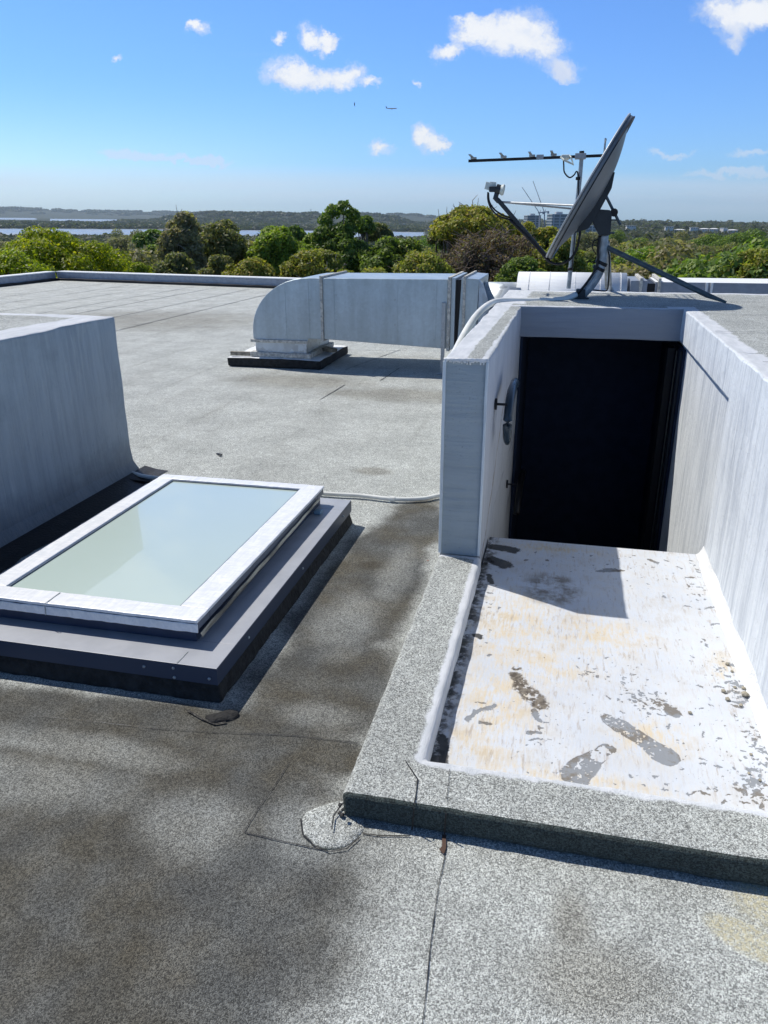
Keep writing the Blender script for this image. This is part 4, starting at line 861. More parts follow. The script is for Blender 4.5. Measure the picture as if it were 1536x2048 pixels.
for d in ds_:
    rings.append([bm.verts.new(pol(t, d, (hz(th2u(t), d) if abs(t) < 1.0 else hz(768+1623*math.tan(1.)*(1 if t > 0 else -1), d)*(1.) )+mnoise.noise(Vector((t*60, d*.004, 0)))*min(3, d*.002))) for t in ths])
nT = len(ths)
for a, b in zip(rings, rings[1:]):
    for k in range(nT): bm.faces.new((a[k], a[(k+1) % nT], b[(k+1) % nT], b[k]))
bm.faces.new(rings[0][::-1])
g = G('land_cover'); n1 = g.noise(.01, 6, .65); n2 = g.noise(.05, 5, .65)
c = g.mix(g.ss(n1, .35, .65), (.040, .052, .030, 1), (.062, .068, .042, 1)); c = g.mix(g.ss(n2, .45, .7, 0, .6), c, (.022, .034, .022, 1))
M['land'] = g.pbr(c, .95, 0, g.bump(n2, 6.), .1)
tag(bmobj('ground', bm, M['land'], None, True), kind='structure')
bm = new(); ra = []; 
for d in (900, 3000, 9000, 19000): ra.append([bm.verts.new(pol(2*math.pi*k/96, d, -42)) for k in range(96)])
for a, b in zip(ra, ra[1:]):
    for k in range(96): bm.faces.new((a[k], a[(k+1) % 96], b[(k+1) % 96], b[k]))
g = G('bay_water'); wn = g.noise(.08, 4, .6, vec=g.pos); bands = g.noise(1, 4, .6, vec=g.sc((.0006, .012, 1)))
M['water'] = g.pbr(g.mix(g.ss(bands, .3, .7), (.24, .28, .31, 1), (.33, .36, .39, 1)), g.ss(bands, .3, .7, .25, .42), 0, g.bump(wn, .6, .5), .5)
tag(bmobj('bay_water', bm, M['water']), kind='structure')
# ---- foliage
def leafmat(name, c1, c2, c3=None, tr=.42):
    c1, c2, c3 = [tuple(min(1, k*1.65) for k in c) if c else c for c in (c1, c2, c3)]; g = G(name); ri = g.n('NewGeometry').outputs['Random Per Island']; oi = g.n('ObjectInfo').outputs['Random']
    n = g.noise(.55, 3, .6)
    c = g.mix(g.ss(g.math('ADD', g.math('MULTIPLY', ri, .45), g.math('MULTIPLY', n, .55)), .25, .75), c1, c2)
    if c3: c = g.mix(g.ss(ri, .80, .9, 0, .8), c, c3)
    c = g.mix(g.ss(oi, 0, 1, 0, .45), c, g.vm('MULTIPLY', c, (1.25, 1.0, .75)))
    df = g.n('BsdfPrincipled', {'Base Color': c, 'Roughness': .55, 'Specular IOR Level': .3}); tl = g.n('BsdfTranslucent', {'Color': g.vm('MULTIPLY', c, (1.5, 1.6, .7))})
    mx = g.n('MixShader', {0: tr}); g.t.links.new(df.outputs[0], mx.inputs[1]); g.t.links.new(tl.outputs[0], mx.inputs[2]); g.t.links.new(mx.outputs[0], g.out.inputs[0]); return g.m
LM = {
 'lime': leafmat('leaves_yellow_green', (.07, .105, .008), (.20, .25, .012), (.26, .26, .02)),
 'green': leafmat('leaves_green', (.06, .11, .016), (.17, .25, .035), (.22, .26, .04)),
 'dark': leafmat('leaves_dark_green', (.040, .075, .018), (.125, .19, .038), (.17, .21, .045)),
 'olive': leafmat('leaves_olive', (.068, .082, .032), (.16, .18, .07), (.18, .15, .08)),
 'grey': leafmat('leaves_grey_olive', (.085, .092, .055), (.20, .205, .12), (.21, .18, .13)),
 'yolive': leafmat('leaves_yellow_olive', (.09, .11, .02), (.24, .26, .05), (.25, .19, .06)),
 'brown': leafmat('leaves_brown', (.08, .055, .04), (.125, .105, .070), (.09, .11, .04)),
 'far': leafmat('leaves_far', (.020, .031, .0145), (.045, .058, .026), (.046, .046, .028)),
}
M['bark'] = plain('bark', (.20, .16, .12), .9, var=.35, scale=3, bump=.02, bs=12); M['bark2'] = plain('pale_bark', (.42, .38, .32), .85, var=.3, scale=3)
def leaf_arrays(cl, n, size, up=.35, shell=.55):
    C = np.array([c for c, r in cl]); Rr = np.array([r for c, r in cl]); w = (Rr**2).prod(axis=1)**(1/3.); w /= w.sum()
    idx = rng.choice(len(cl), n, p=w); d = rng.normal(size=(n, 3)); d[:, 2] += up; d /= np.linalg.norm(d, axis=1)[:, None]
    rr = (shell+(1-shell)*rng.random(n)**.5)*(1+rng.normal(size=n)*.06); P = C[idx]+d*Rr[idx]*rr[:, None]
    nn = d*.9+rng.normal(size=(n, 3))*.55; nn[:, 2] += .3; nn /= np.linalg.norm(nn, axis=1)[:, None]
    t = np.cross(nn, rng.normal(size=(n, 3))); t /= np.linalg.norm(t, axis=1)[:, None]; b = np.cross(nn, t)
    s = (size*(.6+.8*rng.random(n)))[:, None]; V = np.stack([P-t*s, P-b*s*.55, P+t*s, P+b*s*.55], 1).reshape(-1, 3)
    return V, np.arange(n*4).reshape(-1, 4)
def make_clusters(c, r, K, rc, flat=.75, low=-.35):
    out = []; c = np.array(c); r = np.array(r); ga = math.pi*(3-math.sqrt(5))
    for i in range(K):
        z = 1-(1-low)*(i+.5)/K; q = math.sqrt(max(0, 1-z*z)); a = i*ga+random.uniform(-.5, .5)
        dv = np.array([q*math.cos(a), q*math.sin(a), z]); k = random.uniform(.62, .92)*(1. if random.random() < .85 else random.uniform(.4, .8))
        s = rc*random.uniform(.65, 1.3); out.append((c+dv*(r-s*.6)*k+np.array([0, 0, random.uniform(-.3, .3)*s]), np.array([s, s, s*flat])))
    return out
def tube_np(P, r0, r1, n=6):
    P = np.array(P); m = len(P); V = []; Fc = []
    for i, p in enumerate(P):
        t = P[min(i+1, m-1)]-P[max(i-1, 0)]; t = t/np.linalg.norm(t); a = np.cross(t, [.3, .9, .1]); a /= np.linalg.norm(a); b = np.cross(t, a); r = r0+(r1-r0)*i/(m-1)
        for k in range(n): V.append(p+(a*math.cos(2*math.pi*k/n)+b*math.sin(2*math.pi*k/n))*r)
    for i in range(m-1):
        for k in range(n): Fc.append((i*n+k, i*n+(k+1) % n, (i+1)*n+(k+1) % n, (i+1)*n+k))
    return np.array(V), np.array(Fc)
def trunk_arrays(base, cl, r0, nl=9, sway=.04):
    base = np.array(base, float); top = np.mean([c for c, r in cl], axis=0); hh = top[2]-base[2]
    fork = base+(top-base)*.5; Vs, Fs, off = [], [], 0
    def addt(P, a, b, n=6):
        nonlocal off; V, Fc = tube_np(P, a, b, n); Vs.append(V); Fs.append(Fc+off); off += len(V)
    addt([base, base+(fork-base)*.5+rng.normal(size=3)*hh*.015, fork], r0, r0*.7, 8)
    for c, r in random.sample(cl, min(nl, len(cl))):
        mid = fork+(c-fork)*.5+np.array([0, 0, -.05*hh])+rng.normal(size=3)*hh*sway; addt([fork+(mid-fork)*.02, mid, c], r0*.42, r0*.08)
    return np.concatenate(Vs), np.concatenate(Fs)
GZ = -17.
def tree(u, d, vtop, hw_px, kind, label, K=26, rcf=.30, n=15000, leaf=.11, hr=.85, group='trees along the far side of the roof', twigs=0, extra=None, low=-.5, name='tree', bark='bark', shell=.5):
    """tree whose crown top shows at image row vtop, half width hw_px, standing d metres away"""
    hw_px *= 1.16 if 330 < u < 900 else 1.
    eyev = 427+.0115*u; ztop = (eyev-vtop)/1516*d*.95; r = hw_px/1516*d; rz = r*hr; g0 = hz(u, d)
    loc = EV(u, d, g0); root = empty(name, loc, label, 'tree', group)
    h = ztop-g0; c = (0, 0, h-rz); cl = make_clusters(c, (r, r, rz), K, r*rcf, low=low)
    cl += [(np.array(c)+rng.normal(size=3)*np.array([r, r, rz])*.28, np.array([1, 1, .8])*r*rcf*1.25) for _ in range(K//3)]
    cl += [(np.array([random.uniform(-.3, .3)*r, random.uniform(-.3, .3)*r, c[2]+rz*random.uniform(.55, .8)]), np.array([1, 1, .75])*r*rcf) for _ in range(3)]
    tz = max(a[2]+b[2] for a, b in cl); bz = c[2]-rz; wx = np.percentile([math.hypot(a[0], a[1])+b[0]*.8 for a, b in cl], 85)
    cl = [(np.array([a[0]*r/wx, a[1]*r/wx, bz+(a[2]-bz)*(h+.15*r*.3-bz)/(tz-bz)]), b*min(1.25, r/wx)) for a, b in cl]
    for (dx, dz, rr) in (extra or []): cl.append((np.array([dx*r, rng.normal()*r*.2, h+dz*r]), np.array([rr*r, rr*r, rr*r*.8])))
    V, Q_ = leaf_arrays(cl, int(n*1.35), leaf*d/40, shell=shell)
    yaw = Vector((ER0.x, ER0.y, 0)); cs, sn = ER0.x, ER0.y
    rot = np.array([[cs, sn, 0], [-sn, cs, 0], [0, 0, 1]])
    me = npmesh('crown', V@rot, Q_); o = D.objects.new('crown', me); COL.objects.link(o); o.parent = root; me.materials.append(LM[kind])
    TV, TF = trunk_arrays((0, 0, 0), cl, max(.15, h*.022), 12); me = npmesh('trunk', TV@rot, TF); me.shade_smooth(); me.materials.append(M[bark]); o = D.objects.new('trunk', me); COL.objects.link(o); o.parent = root
    if twigs:
        Vs, Fs, off = [], [], 0
        for _ in range(twigs):
            cc, rr = random.choice(cl); a = cc+rng.normal(size=3)*rr*.3; dv = rng.normal(size=3); dv[2] = abs(dv[2])*.6+.3; dv /= np.linalg.norm(dv); b = a+dv*rr*1.35; m = (a+b)/2+rng.normal(size=3)*.08*r*.3
            V, Fc = tube_np([a, m, b], .022*d/40*1.1, .008*d/40, 4); Vs.append(V); Fs.append(Fc+off); off += len(V)
        me = npmesh('twigs', np.concatenate(Vs)@rot, np.concatenate(Fs)); me.materials.append(M['bark2'] if bark == 'bark2' else plain('twig_bark', (.22, .17, .14), .9)); o = D.objects.new('twigs', me); COL.objects.link(o); o.parent = root
    return root
T = tree
T(110, 34, 456, 118, 'lime', 'broad bright yellow green tree at the left beyond the parapet', K=30, rcf=.24, n=24000, leaf=.08, hr=.52, low=-.3)
T(10, 30, 494, 80, 'lime', 'bright yellow green tree cut by the left edge of the picture', K=24, rcf=.3, n=12000, leaf=.08, hr=.7)
T(270, 33, 517, 34, 'lime', 'small bright yellow green bush peeping over the left parapet', K=12, rcf=.4, n=5000, leaf=.075, hr=.8)
T(207, 36, 481, 20, 'lime', 'small rounded yellow green treetop right of the broad bright tree', K=9, rcf=.45, n=3500, leaf=.075, hr=.8)
T(233, 42, 502, 22, 'green', 'thin mid green treetop standing behind the small bright bush', K=9, rcf=.4, n=3000, leaf=.08, hr=1.)
T(306, 110, 458, 30, 'dark', 'distant round dark green tree left of the tall grey olive tree', K=14, rcf=.4, n=6000, leaf=.09, hr=.7)
T(300, 90, 486, 36, 'dark', 'low dark tree below the distant round tree', K=14, rcf=.4, n=5000, leaf=.09, hr=.7)
T(367, 46, 427, 40, 'grey', 'tall wispy grey olive tree with feathery top', K=26, rcf=.34, n=14000, leaf=.085, hr=1.9, low=-.8, twigs=160, bark='bark2', shell=.2)
T(440, 50, 444, 62, 'olive', 'wide dull olive tree right of the tall wispy tree', K=32, rcf=.3, n=20000, leaf=.09, hr=1.0, low=-.7)
T(352, 38, 500, 42, 'olive', 'lower dull olive tree in front of the tall wispy tree', K=18, rcf=.32, n=9000, leaf=.085, hr=.9, shell=.3)
T(478, 52, 474, 24, 'brown', 'small brownish tree beside the wide olive tree', K=12, rcf=.4, n=3500, leaf=.08, hr=1.2, twigs=120, shell=.2)
T(440, 36, 505, 34, 'olive', 'small dull tree low behind the parapet left of the round pale bush', K=14, rcf=.36, n=6000, leaf=.08, hr=.9)
T(503, 35, 512, 45, 'yolive', 'rounded pale yellow olive tree just above the parapet', K=24, rcf=.3, n=12000, leaf=.08, hr=.7)
T(562, 48, 455, 52, 'green', 'dense rounded mid green tree left of the tallest tree', K=34, rcf=.28, n=20000, leaf=.09, hr=.95, low=-.8)
T(598, 60, 452, 16, 'dark', 'small dark treetop showing behind the rounded mid green tree', K=7, rcf=.5, n=2500, leaf=.09, hr=.8)
T(632, 50, 466, 24, 'green', 'small bright green treetop between two larger green trees', K=10, rcf=.4, n=4000, leaf=.08, hr=1.1)
T(690, 50, 444, 52, 'dark', 'tallest dense dark green tree in the middle with lumpy top', K=40, rcf=.27, n=26000, leaf=.09, hr=1.25, low=-.8, extra=[(-.25, .32, .26), (.1, .42, .25), (.35, .22, .24), (-.5, .05, .24), (.55, .0, .2)])
T(735, 56, 434, 17, 'dark', 'small dark cluster of crown right beside the tallest tree', K=7, rcf=.5, n=3000, leaf=.09, hr=.9)
T(765, 58, 447, 22, 'olive', 'small flat olive treetop right of the tallest tree', K=8, rcf=.45, n=3200, leaf=.09, hr=.6, bark='bark2')
T(620, 36, 499, 42, 'yolive', 'pale yellow olive tree low above the duct elbow', K=24, rcf=.3, n=11000, leaf=.08, hr=.9, twigs=40, bark='bark2')
T(662, 38, 495, 34, 'yolive', 'pale yellow olive tree low above the duct flange', K=18, rcf=.3, n=9000, leaf=.08, hr=1., twigs=40, bark='bark2')
T(790, 48, 474, 52, 'dark', 'broad dark green tree above the middle of the duct', K=30, rcf=.3, n=17000, leaf=.09, hr=.9, low=-.7)
T(835, 62, 486, 24, 'dark', 'narrow dark tree left of the big brown olive tree', K=10, rcf=.4, n=4500, leaf=.09, hr=1.1)
T(755, 36, 532, 34, 'yolive', 'low yellowish bush top just above the duct', K=14, rcf=.36, n=6000, leaf=.075, hr=.6)
T(698, 36, 536, 22, 'yolive', 'tiny pale bush top above the duct beside the flange', K=9, rcf=.4, n=3000, leaf=.075, hr=.6)
T(858, 38, 500, 52, 'yolive', 'pale olive tree with loose crown above the right end of the duct', K=26, rcf=.28, n=12000, leaf=.08, hr=.8, shell=.3, twigs=60)
T(905, 50, 440, 38, 'olive', 'airy olive treetop at the left of the big brown tree', K=22, rcf=.28, n=8000, leaf=.085, hr=.9, shell=.3, twigs=150)
T(952, 46, 418, 76, 'yolive', 'big leafy crown of yellow olive clumps behind the dish arm', K=34, rcf=.23, n=16000, leaf=.085, hr=.45, low=-.3, twigs=120)
T(985, 42, 462, 100, 'brown', 'big half bare brown tree with tangled twigs behind the dish arm', K=60, rcf=.19, n=14000, leaf=.07, hr=.75, low=-.9, shell=.15, twigs=900)
T(930, 40, 505, 60, 'brown', 'low brown twiggy tree behind the flexible duct joint', K=30, rcf=.25, n=7000, leaf=.07, hr=.8, shell=.2, twigs=400)
T(960, 36, 545, 22, 'lime', 'tiny bright green shrub below the brown tree', K=8, rcf=.4, n=2500, leaf=.07, hr=.6)
T(1082, 48, 447, 52, 'yolive', 'dense yellow olive tree behind the dish reflector', K=38, rcf=.25, n=18000, leaf=.085, hr=1.1, low=-.8)
T(1130, 44, 472, 56, 'yolive', 'dense olive tree behind the lower edge of the dish', K=32, rcf=.25, n=15000, leaf=.085, hr=.9, low=-.8)
T(1060, 38, 510, 50, 'dark', 'shaded dark tree behind the white fan casing', K=22, rcf=.3, n=9000, leaf=.08, hr=.8)
T(1185, 60, 500, 44, 'olive', 'olive tree behind the dish mast', K=20, rcf=.3, n=8000, leaf=.08, hr=.8)
T(1318, 75, 492, 78, 'green', 'broad pale green tree with white branches right of the mast', K=44, rcf=.22, n=22000, leaf=.06, hr=.55, twigs=90, bark='bark2', low=-.4)
T(1262, 62, 524, 44, 'yolive', 'low olive tree between the mast and the broad pale tree', K=18, rcf=.28, n=8000, leaf=.07, hr=.6)
T(1462, 60, 508, 64, 'yolive', 'low dark yellow olive tree near the right edge', K=34, rcf=.24, n=16000, leaf=.075, hr=.6)
T(1540, 52, 492, 62, 'yolive', 'rounded yellow green tree cut by the right edge of the picture', K=30, rcf=.25, n=14000, leaf=.08, hr=.9)
T(1502, 48, 541, 24, 'lime', 'small bright green bush near the right edge above the grey duct', K=10, rcf=.4, n=4000, leaf=.07, hr=.6)
T(1400, 66, 535, 40, 'olive', 'low grey olive bush above the long grey duct', K=16, rcf=.3, n=7000, leaf=.07, hr=.6)
T(1350, 58, 545, 36, 'dark', 'low dark bush directly above the long grey duct', K=12, rcf=.34, n=5000, leaf=.07, hr=.5)
# ---- middle distance trees: five kinds, copied
protos = []
for i, kd in enumerate(('dark', 'olive', 'green', 'grey', 'dark')):
    rr = 5.; hgt = (10, 11, 9, 12, 13)[i]; cl = make_clusters((0, 0, hgt-rr*.8), (rr, rr, rr*(.75, .85, .7, .9, .8)[i]), 24, rr*.32, low=-.5)
    V, Q_ = leaf_arrays(cl, 15000, .155); TV, TF = trunk_arrays((0, 0, 0), cl, .28, 8)
    mi = np.concatenate([np.zeros(len(Q_)), np.ones(len(TF))]); me = npmesh('tree', np.concatenate([V, TV]), np.concatenate([Q_, TF+len(V)]), midx=mi); me.materials.append(LM[kd]); me.materials.append(M['bark']); protos.append(me)
random.seed(21); cnt = 0
LBL = ('dark green tree of the wooded slope beyond the roof', 'olive tree of the wooded slope beyond the roof', 'mid green tree of the wooded slope beyond the roof', 'grey green tree of the wooded slope beyond the roof', 'tall dark tree of the wooded slope beyond the roof')
for ring, (d0, d1, k) in enumerate(((52, 82, 30), (85, 130, 30), (130, 190, 36), (190, 260, 40), (260, 340, 44), (340, 430, 46))):
    for j in range(k):
        u = -40+1640*(j+random.random())/k; vt = random.uniform(482, 522) if ring == 0 else random.uniform(476, 505); d = random.uniform(d0, d1)
        if u < 840 and random.random() < .25: continue
        if 160 < u < 330 and d > 150 and random.random() < .5: continue
        i = random.randrange(5); o = D.objects.new('tree', protos[i]); COL.objects.link(o); o.location = EV(u, d, hz(u, d)); s = random.uniform(.8, 1.3)*(1+.1*ring) if ring else random.uniform(1.1, 1.35)
        if u < 840 and 82 < d < 190: s *= .85
        if u < 330 and d < 84: s *= .75
        if ring < 2:
            if 165 < u < 335 or u < 165: vt = max(vt, 512)
            if u > 1180: vt += 10
            s = ((427+.0115*u-vt)/1516*d-hz(u, d))/(10, 11, 9, 12, 13)[i]*1.04
        o.scale = (s, s, s*random.uniform(.85, 1.1)); o.rotation_euler.z = random.uniform(0, 6.3); tag(o, LBL[i], 'tree', ('dark trees', 'olive trees', 'mid green trees', 'grey green trees', 'tall dark trees')[i]+' on the wooded slope'); cnt += 1
# ---- far woods as one mass
ico = bmesh.new(); bmesh.ops.create_icosphere(ico, subdivisions=1, radius=1); IV = np.array([v.co[:] for v in ico.verts]); IF = np.array([[v.index for v in f.verts] for f in ico.faces]); ico.free()
random.seed(5); CV, CF, LV, off = [], [], [], 0
def canopy(u, d, r, zr):
    global off
    p = np.array(EV(u, d, hz(u, d)+zr*.35)[:]); jit = 1+rng.normal(size=(len(IV), 1))*.13
    CV.append(IV*jit*np.array([r, r, zr])*.93+p); CF.append(IF+off); off += len(IV)
    n = 40; dv = rng.normal(size=(n, 3)); dv[:, 2] = np.abs(dv[:, 2])*.9-.1; dv /= np.linalg.norm(dv, axis=1)[:, None]; P = p+dv*np.array([r, r, zr])*(1+rng.normal(size=(n, 1))*.06)
    nn = dv+rng.normal(size=(n, 3))*.22; nn /= np.linalg.norm(nn, axis=1)[:, None]; t = np.cross(nn, rng.normal(size=(n, 3))); t /= np.linalg.norm(t, axis=1)[:, None]; b = np.cross(nn, t); s = (r*(.16+.2*rng.random(n)))[:, None]
    LV.append(np.stack([P-t*s, P-b*s*.7, P+t*s, P+b*s*.7], 1).reshape(-1, 3))
d = 400.
while d < 5200:
    r = 5.5+d*.0042; lowl = 0 if d < 650 else 1; stp = r*1.5; wpx = r*1.55/d*1516; u = 820+random.uniform(0, wpx) if d > 1450 else -60+random.uniform(0, wpx)
    while u < 1620:
        keep = not (170 < u < 340 and d < 900 and random.random() < .45)
        if 1345 < u < 1425 and 395 < d < 460: keep = False
        if keep: rr = r*random.uniform(.7, 1.35); canopy(u+random.uniform(-.3, .3)*wpx, d+random.uniform(-.4, .4)*stp, rr, (min(rr*.9, 6+rr*.35) if (u > 860 or d < 500) else 5.5)*random.uniform(.75, 1.35)*(1.35 if random.random() < .07 else 1))
        u += wpx*random.uniform(.7, 1.2)
    d += stp*random.uniform(.8, 1.2)
for d0, d1, ua, ub, n in ((2700, 2900, -60, 900, 230), (2900, 4400, -60, 900, 420), (4300, 5600, 240, 900, 420), (11000, 12600, -60, 520, 160), (9000, 9600, 640, 960, 60)):
    for _ in range(n):
        u = random.uniform(ua, ub); d = random.uniform(d0, d1)
        if 90 < u < 225 and 4600 < d < 9000: continue
        if u > 860 and d < 5600: continue
        r = (9+d*.003)*random.uniform(.6, 1.3); canopy(u, d, r*1.4, min(r*.30, 6 if d < 4400 else 14))
for u, w, v in ((1264, 19, 450), (1341, 16, 451.5), (1362, 22, 455.5), (1391, 15, 453), (1412, 18, 454), (1431, 16, 454), (1451, 9, 454), (1468, 20, 456), (1514, 16, 459)):
    for du, dd in ((-8, 30), (0, 45), (8, 35), (14, 28), (-14, 26)):
        zt2 = ((427+.0115*u)-(v+4+random.uniform(-.6, 1.2)))/1516*1800; canopy(u+du+random.uniform(-2, 2), 1790-dd, random.uniform(7, 10), (zt2-hz(u, 1760))/1.35)
V = np.concatenate(LV); me = npmesh('far_woods', V, np.arange(len(V)).reshape(-1, 4)); me.materials.append(LM['far']); far = D.objects.new('far_woods', me); COL.objects.link(far); tag(far, 'continuous wooded land reaching from the slope to the far shore', 'woodland', kind='stuff')
me = npmesh('far_canopy', np.concatenate(CV), np.concatenate(CF)); me.materials.append(LM['far']); o = D.objects.new('far_canopy', me); COL.objects.link(o); o.parent = far; o['kind'] = 'stuff'
# ---- buildings in the distance
M['hw'] = plain('house_wall', (.66, .65, .62), .8, var=.06, scale=.5); M['hr'] = plain('white_metal_roof', (.80, .80, .80), .6, var=.05, scale=.5); M['hg'] = plain('grey_tile_roof', (.34, .34, .36), .8, var=.1, scale=.6); M['win'] = plain('window_glass', (.04, .055, .07), .15, var=.2, scale=.3)
M['conc'] = plain('tower_concrete', (.50, .52, .53), .8, var=.06, scale=.2); M['twin'] = plain('tower_glass', (.12, .17, .20), .2, var=.2, scale=.2)
def house(u, d, w, dp, h, roof, label, vtop=None, rot=.2, name='house', rm='hr', group=None):
    z = hz(u, d) if vtop is None else ((427+.0115*u)-vtop)/1516*d-h*(1.5 if roof else 1.)
    loc = EV(u, d, z); root = empty(name, loc, label, name if name != 'house' else 'house', group); A2 = math.atan2(ER0.y, ER0.x)+rot
    def T3(x, y, zz): return loc+Vector((x*math.cos(A2)-y*math.sin(A2), x*math.sin(A2)+y*math.cos(A2), zz))
    bm = new(); g0 = -max(3., z-hz(u, d)+1); prism(bm, [T3(-w/2, -dp/2, g0), T3(w/2, -dp/2, g0), T3(w/2, dp/2, g0), T3(-w/2, dp/2, g0)], (0, 0, h-g0)); bmobj('wall', bm, M['hw'], root)
    bm = new(); e = w*.06
    if roof:
        a = [T3(-w/2-e, -dp/2-e, h+.01), T3(w/2+e, -dp/2-e, h+.01), T3(w/2+e, dp/2+e, h+.01), T3(-w/2-e, dp/2+e, h+.01)]; t = [T3(-w*.2, 0, h*1.5), T3(w*.2, 0, h*1.5)]
        A4 = [bm.verts.new(p) for p in a]; T2 = [bm.verts.new(p) for p in t]
        bm.faces.new(A4[::-1]); bm.faces.new((A4[0], A4[1], T2[1], T2[0])); bm.faces.new((A4[1], A4[2], T2[1])); bm.faces.new((A4[2], A4[3], T2[0], T2[1])); bm.faces.new((A4[3], A4[0], T2[0]))
    else: prism(bm, [T3(-w/2-e, -dp/2-e, h), T3(w/2+e, -dp/2-e, h), T3(w/2+e, dp/2+e, h), T3(-w/2-e, dp/2+e, h)], (0, 0, h*.12))
    bmobj('roof', bm, M[rm], root)
    for k in range(max(2, int(w/4))):
        x = -w/2+w*(k+.5)/max(2, int(w/4)); bm = new(); prism(bm, [T3(x-w*.06, -dp/2-.05, h*.4), T3(x+w*.06, -dp/2-.05, h*.4), T3(x+w*.06, -dp/2-.05, h*.8), T3(x-w*.06, -dp/2-.05, h*.8)], T3(0, -.05, 0)-T3(0, 0, 0)); bmobj('window', bm, M['win'], root)
    return root
house(1402, 430, 12, 10, 3.2, True, 'pale house with grey hipped roof in the trees beyond the long duct', 491.5, .15, rm='hg')
house(1380, 470, 12, 8, 1.8, False, 'low flat white roofed house just behind the grey hipped roof', 488.5, .1)
house(1370, 415, 8.5, 7, 2.2, False, 'low flat white roofed house left of the grey hipped roof', 498, .1)
house(1408, 400, 15, 8, 1.6, False, 'low pale verandah building below the grey hipped roof', 509.5, .1)
for u, w, v, rf, lb_ in ((1264, 19, 450, False, 'long low white roof on the skyline nearest the dish mast'), (1341, 16, 451.5, False, 'white roof on the wooded skyline left of the hipped white houses'), (1362, 22, 455.5, True, 'wide white house left of the largest white hipped roof'), (1391, 15, 453, False, 'small white roof above the two hipped white houses'),
                      (1412, 18, 454, True, 'largest white hipped roof on the wooded ridge'), (1431, 16, 454, True, 'white hipped roof just right of the largest one'), (1451, 9, 454, False, 'tiny white roof between the hipped white houses'), (1468, 20, 456, True, 'white gabled house right of the tiny white roof'), (1514, 16, 459, False, 'white roof on the ridge nearest the right edge')):
    house(u, 1800, w, 12, 3.2, rf, lb_, v-.3, random.uniform(-.3, .3), group=None)
for u, d, w, v, lb_ in ((52, 230, 7, 499, 'small white house seen through the broad bright tree'), (94, 120, 5, 528, 'white house wall under the broad bright tree'), (222, 300, 7, 518, 'white house left of the small bright bush'), (295, 420, 11, 521, 'pale house between the bright bush and the tall wispy tree'), (308, 350, 8, 545, 'low pale house just above the parapet'), (176, 150, 3, 523, 'narrow white wall glimpsed under the bright tree'), (240, 900, 26, 489, 'long pale building near the bay shore'), (882, 160, 5, 513, 'tiny white roof left of the brown tree'), (925, 260, 9, 484, 'pale roof glimpsed through the brown tree'), (1192, 300, 10, 498, 'pale roof just left of the dish mast')):
    house(u, d, w, w*.7, 2.4, False, lb_, v, random.uniform(-.3, .3))
for u, w, lb_ in ((800, 120, 'long white shed on the far shore'), (775, 60, 'short white shed on the far shore'), (820, 60, 'white shed at the right end of the far shore')):
    house(u, 4300, w, 30, 8, False, lb_, 446.5, 0., name='shed')
def tower(u, d, wpx, vtop, hpx, floors, label, bays=6):
    w = wpx/1516*d; h = hpx/1516*d; zt = ((427+.0115*u)-vtop)/1516*d; loc = EV(u, d, zt-h); root = empty('apartment_tower', loc, label, 'building')
    A2 = math.atan2(ER0.y, ER0.x)+.25
    def T3(x, y, z): return loc+Vector((x*math.cos(A2)-y*math.sin(A2), x*math.sin(A2)+y*math.cos(A2), z))
    def bx(bm, x0, y0, z0, x1, y1, z1): prism(bm, [T3(x0, y0, z0), T3(x1, y0, z0), T3(x1, y1, z0), T3(x0, y1, z0)], (0, 0, z1-z0))
    bm = new(); bx(bm, -w/2, -w*.3, -20, w/2, w*.3, h); bmobj('glass_wall', bm, M['twin'], root)
    bm = new(); fh = h/floors
    for k in range(floors+1): bx(bm, -w/2-.6, -w*.3-.8, k*fh-.5, w/2+.6, w*.3+.8, k*fh+.7)
    bmobj('floor_slabs', bm, M['conc'], root); bm = new()
    for k in range(bays):
        if random.random() < .6: x = -w/2+w*(k+.5)/bays; bx(bm, x-w*.03, -w*.3-.6, 0, x+w*.03, -w*.3-.02, h)
    bx(bm, -w*.2, -w*.1, h+.8, w*.15, w*.1, h+fh*.9); bmobj('wall_panels', bm, M['conc'], root)
tower(1065, 1500, 26, 432.5, 20, 5, 'grey apartment tower left of the other tower, beside the cranes', 4)
tower(1118, 1450, 36, 430.5, 40, 8, 'glassy apartment tower behind the dish rod with white floor bands', 6)
tower(1172, 1300, 42, 450, 36, 7, 'white banded apartment block behind the lower dish edge', 5)
M['crane'] = plain('crane_steel', (.30, .32, .35), .6)
for u, v, tu, tv, lb_ in ((1079, 426, 1044, 374, 'tower crane with the lower raised jib beyond the trees'), (1089, 425, 1066, 362, 'tower crane with the steeper raised jib beyond the trees')):
    d = 1450; e = lambda u_, v_: env((EF+ER*((u_-768)/FPX)-EU*((v_-1024)/FPX))*d/1.07)
    root = empty('tower_crane', e(u, 470), lb_, 'crane'); bm = new(); tube(bm, [e(u, 470), e(u, v)], 1.0, 5); bmobj('mast', bm, M['crane'], root)
    bm = new(); tube(bm, [e(u, v), e((u+tu)/2, (v+tv)/2), e(tu, tv)], [.75, .45], 5); bmobj('jib', bm, M['crane'], root)
    bm = new(); bar(bm, e(u-3, v), e(u+9, v-2), 1.6, 1.8); bar(bm, e(u+6, v), e(u+9, v), 3, 4); tube(bm, [e(u+1, v), e(u+2, v-6)], .5, 5); bmobj('counterweight', bm, M['crane'], root)
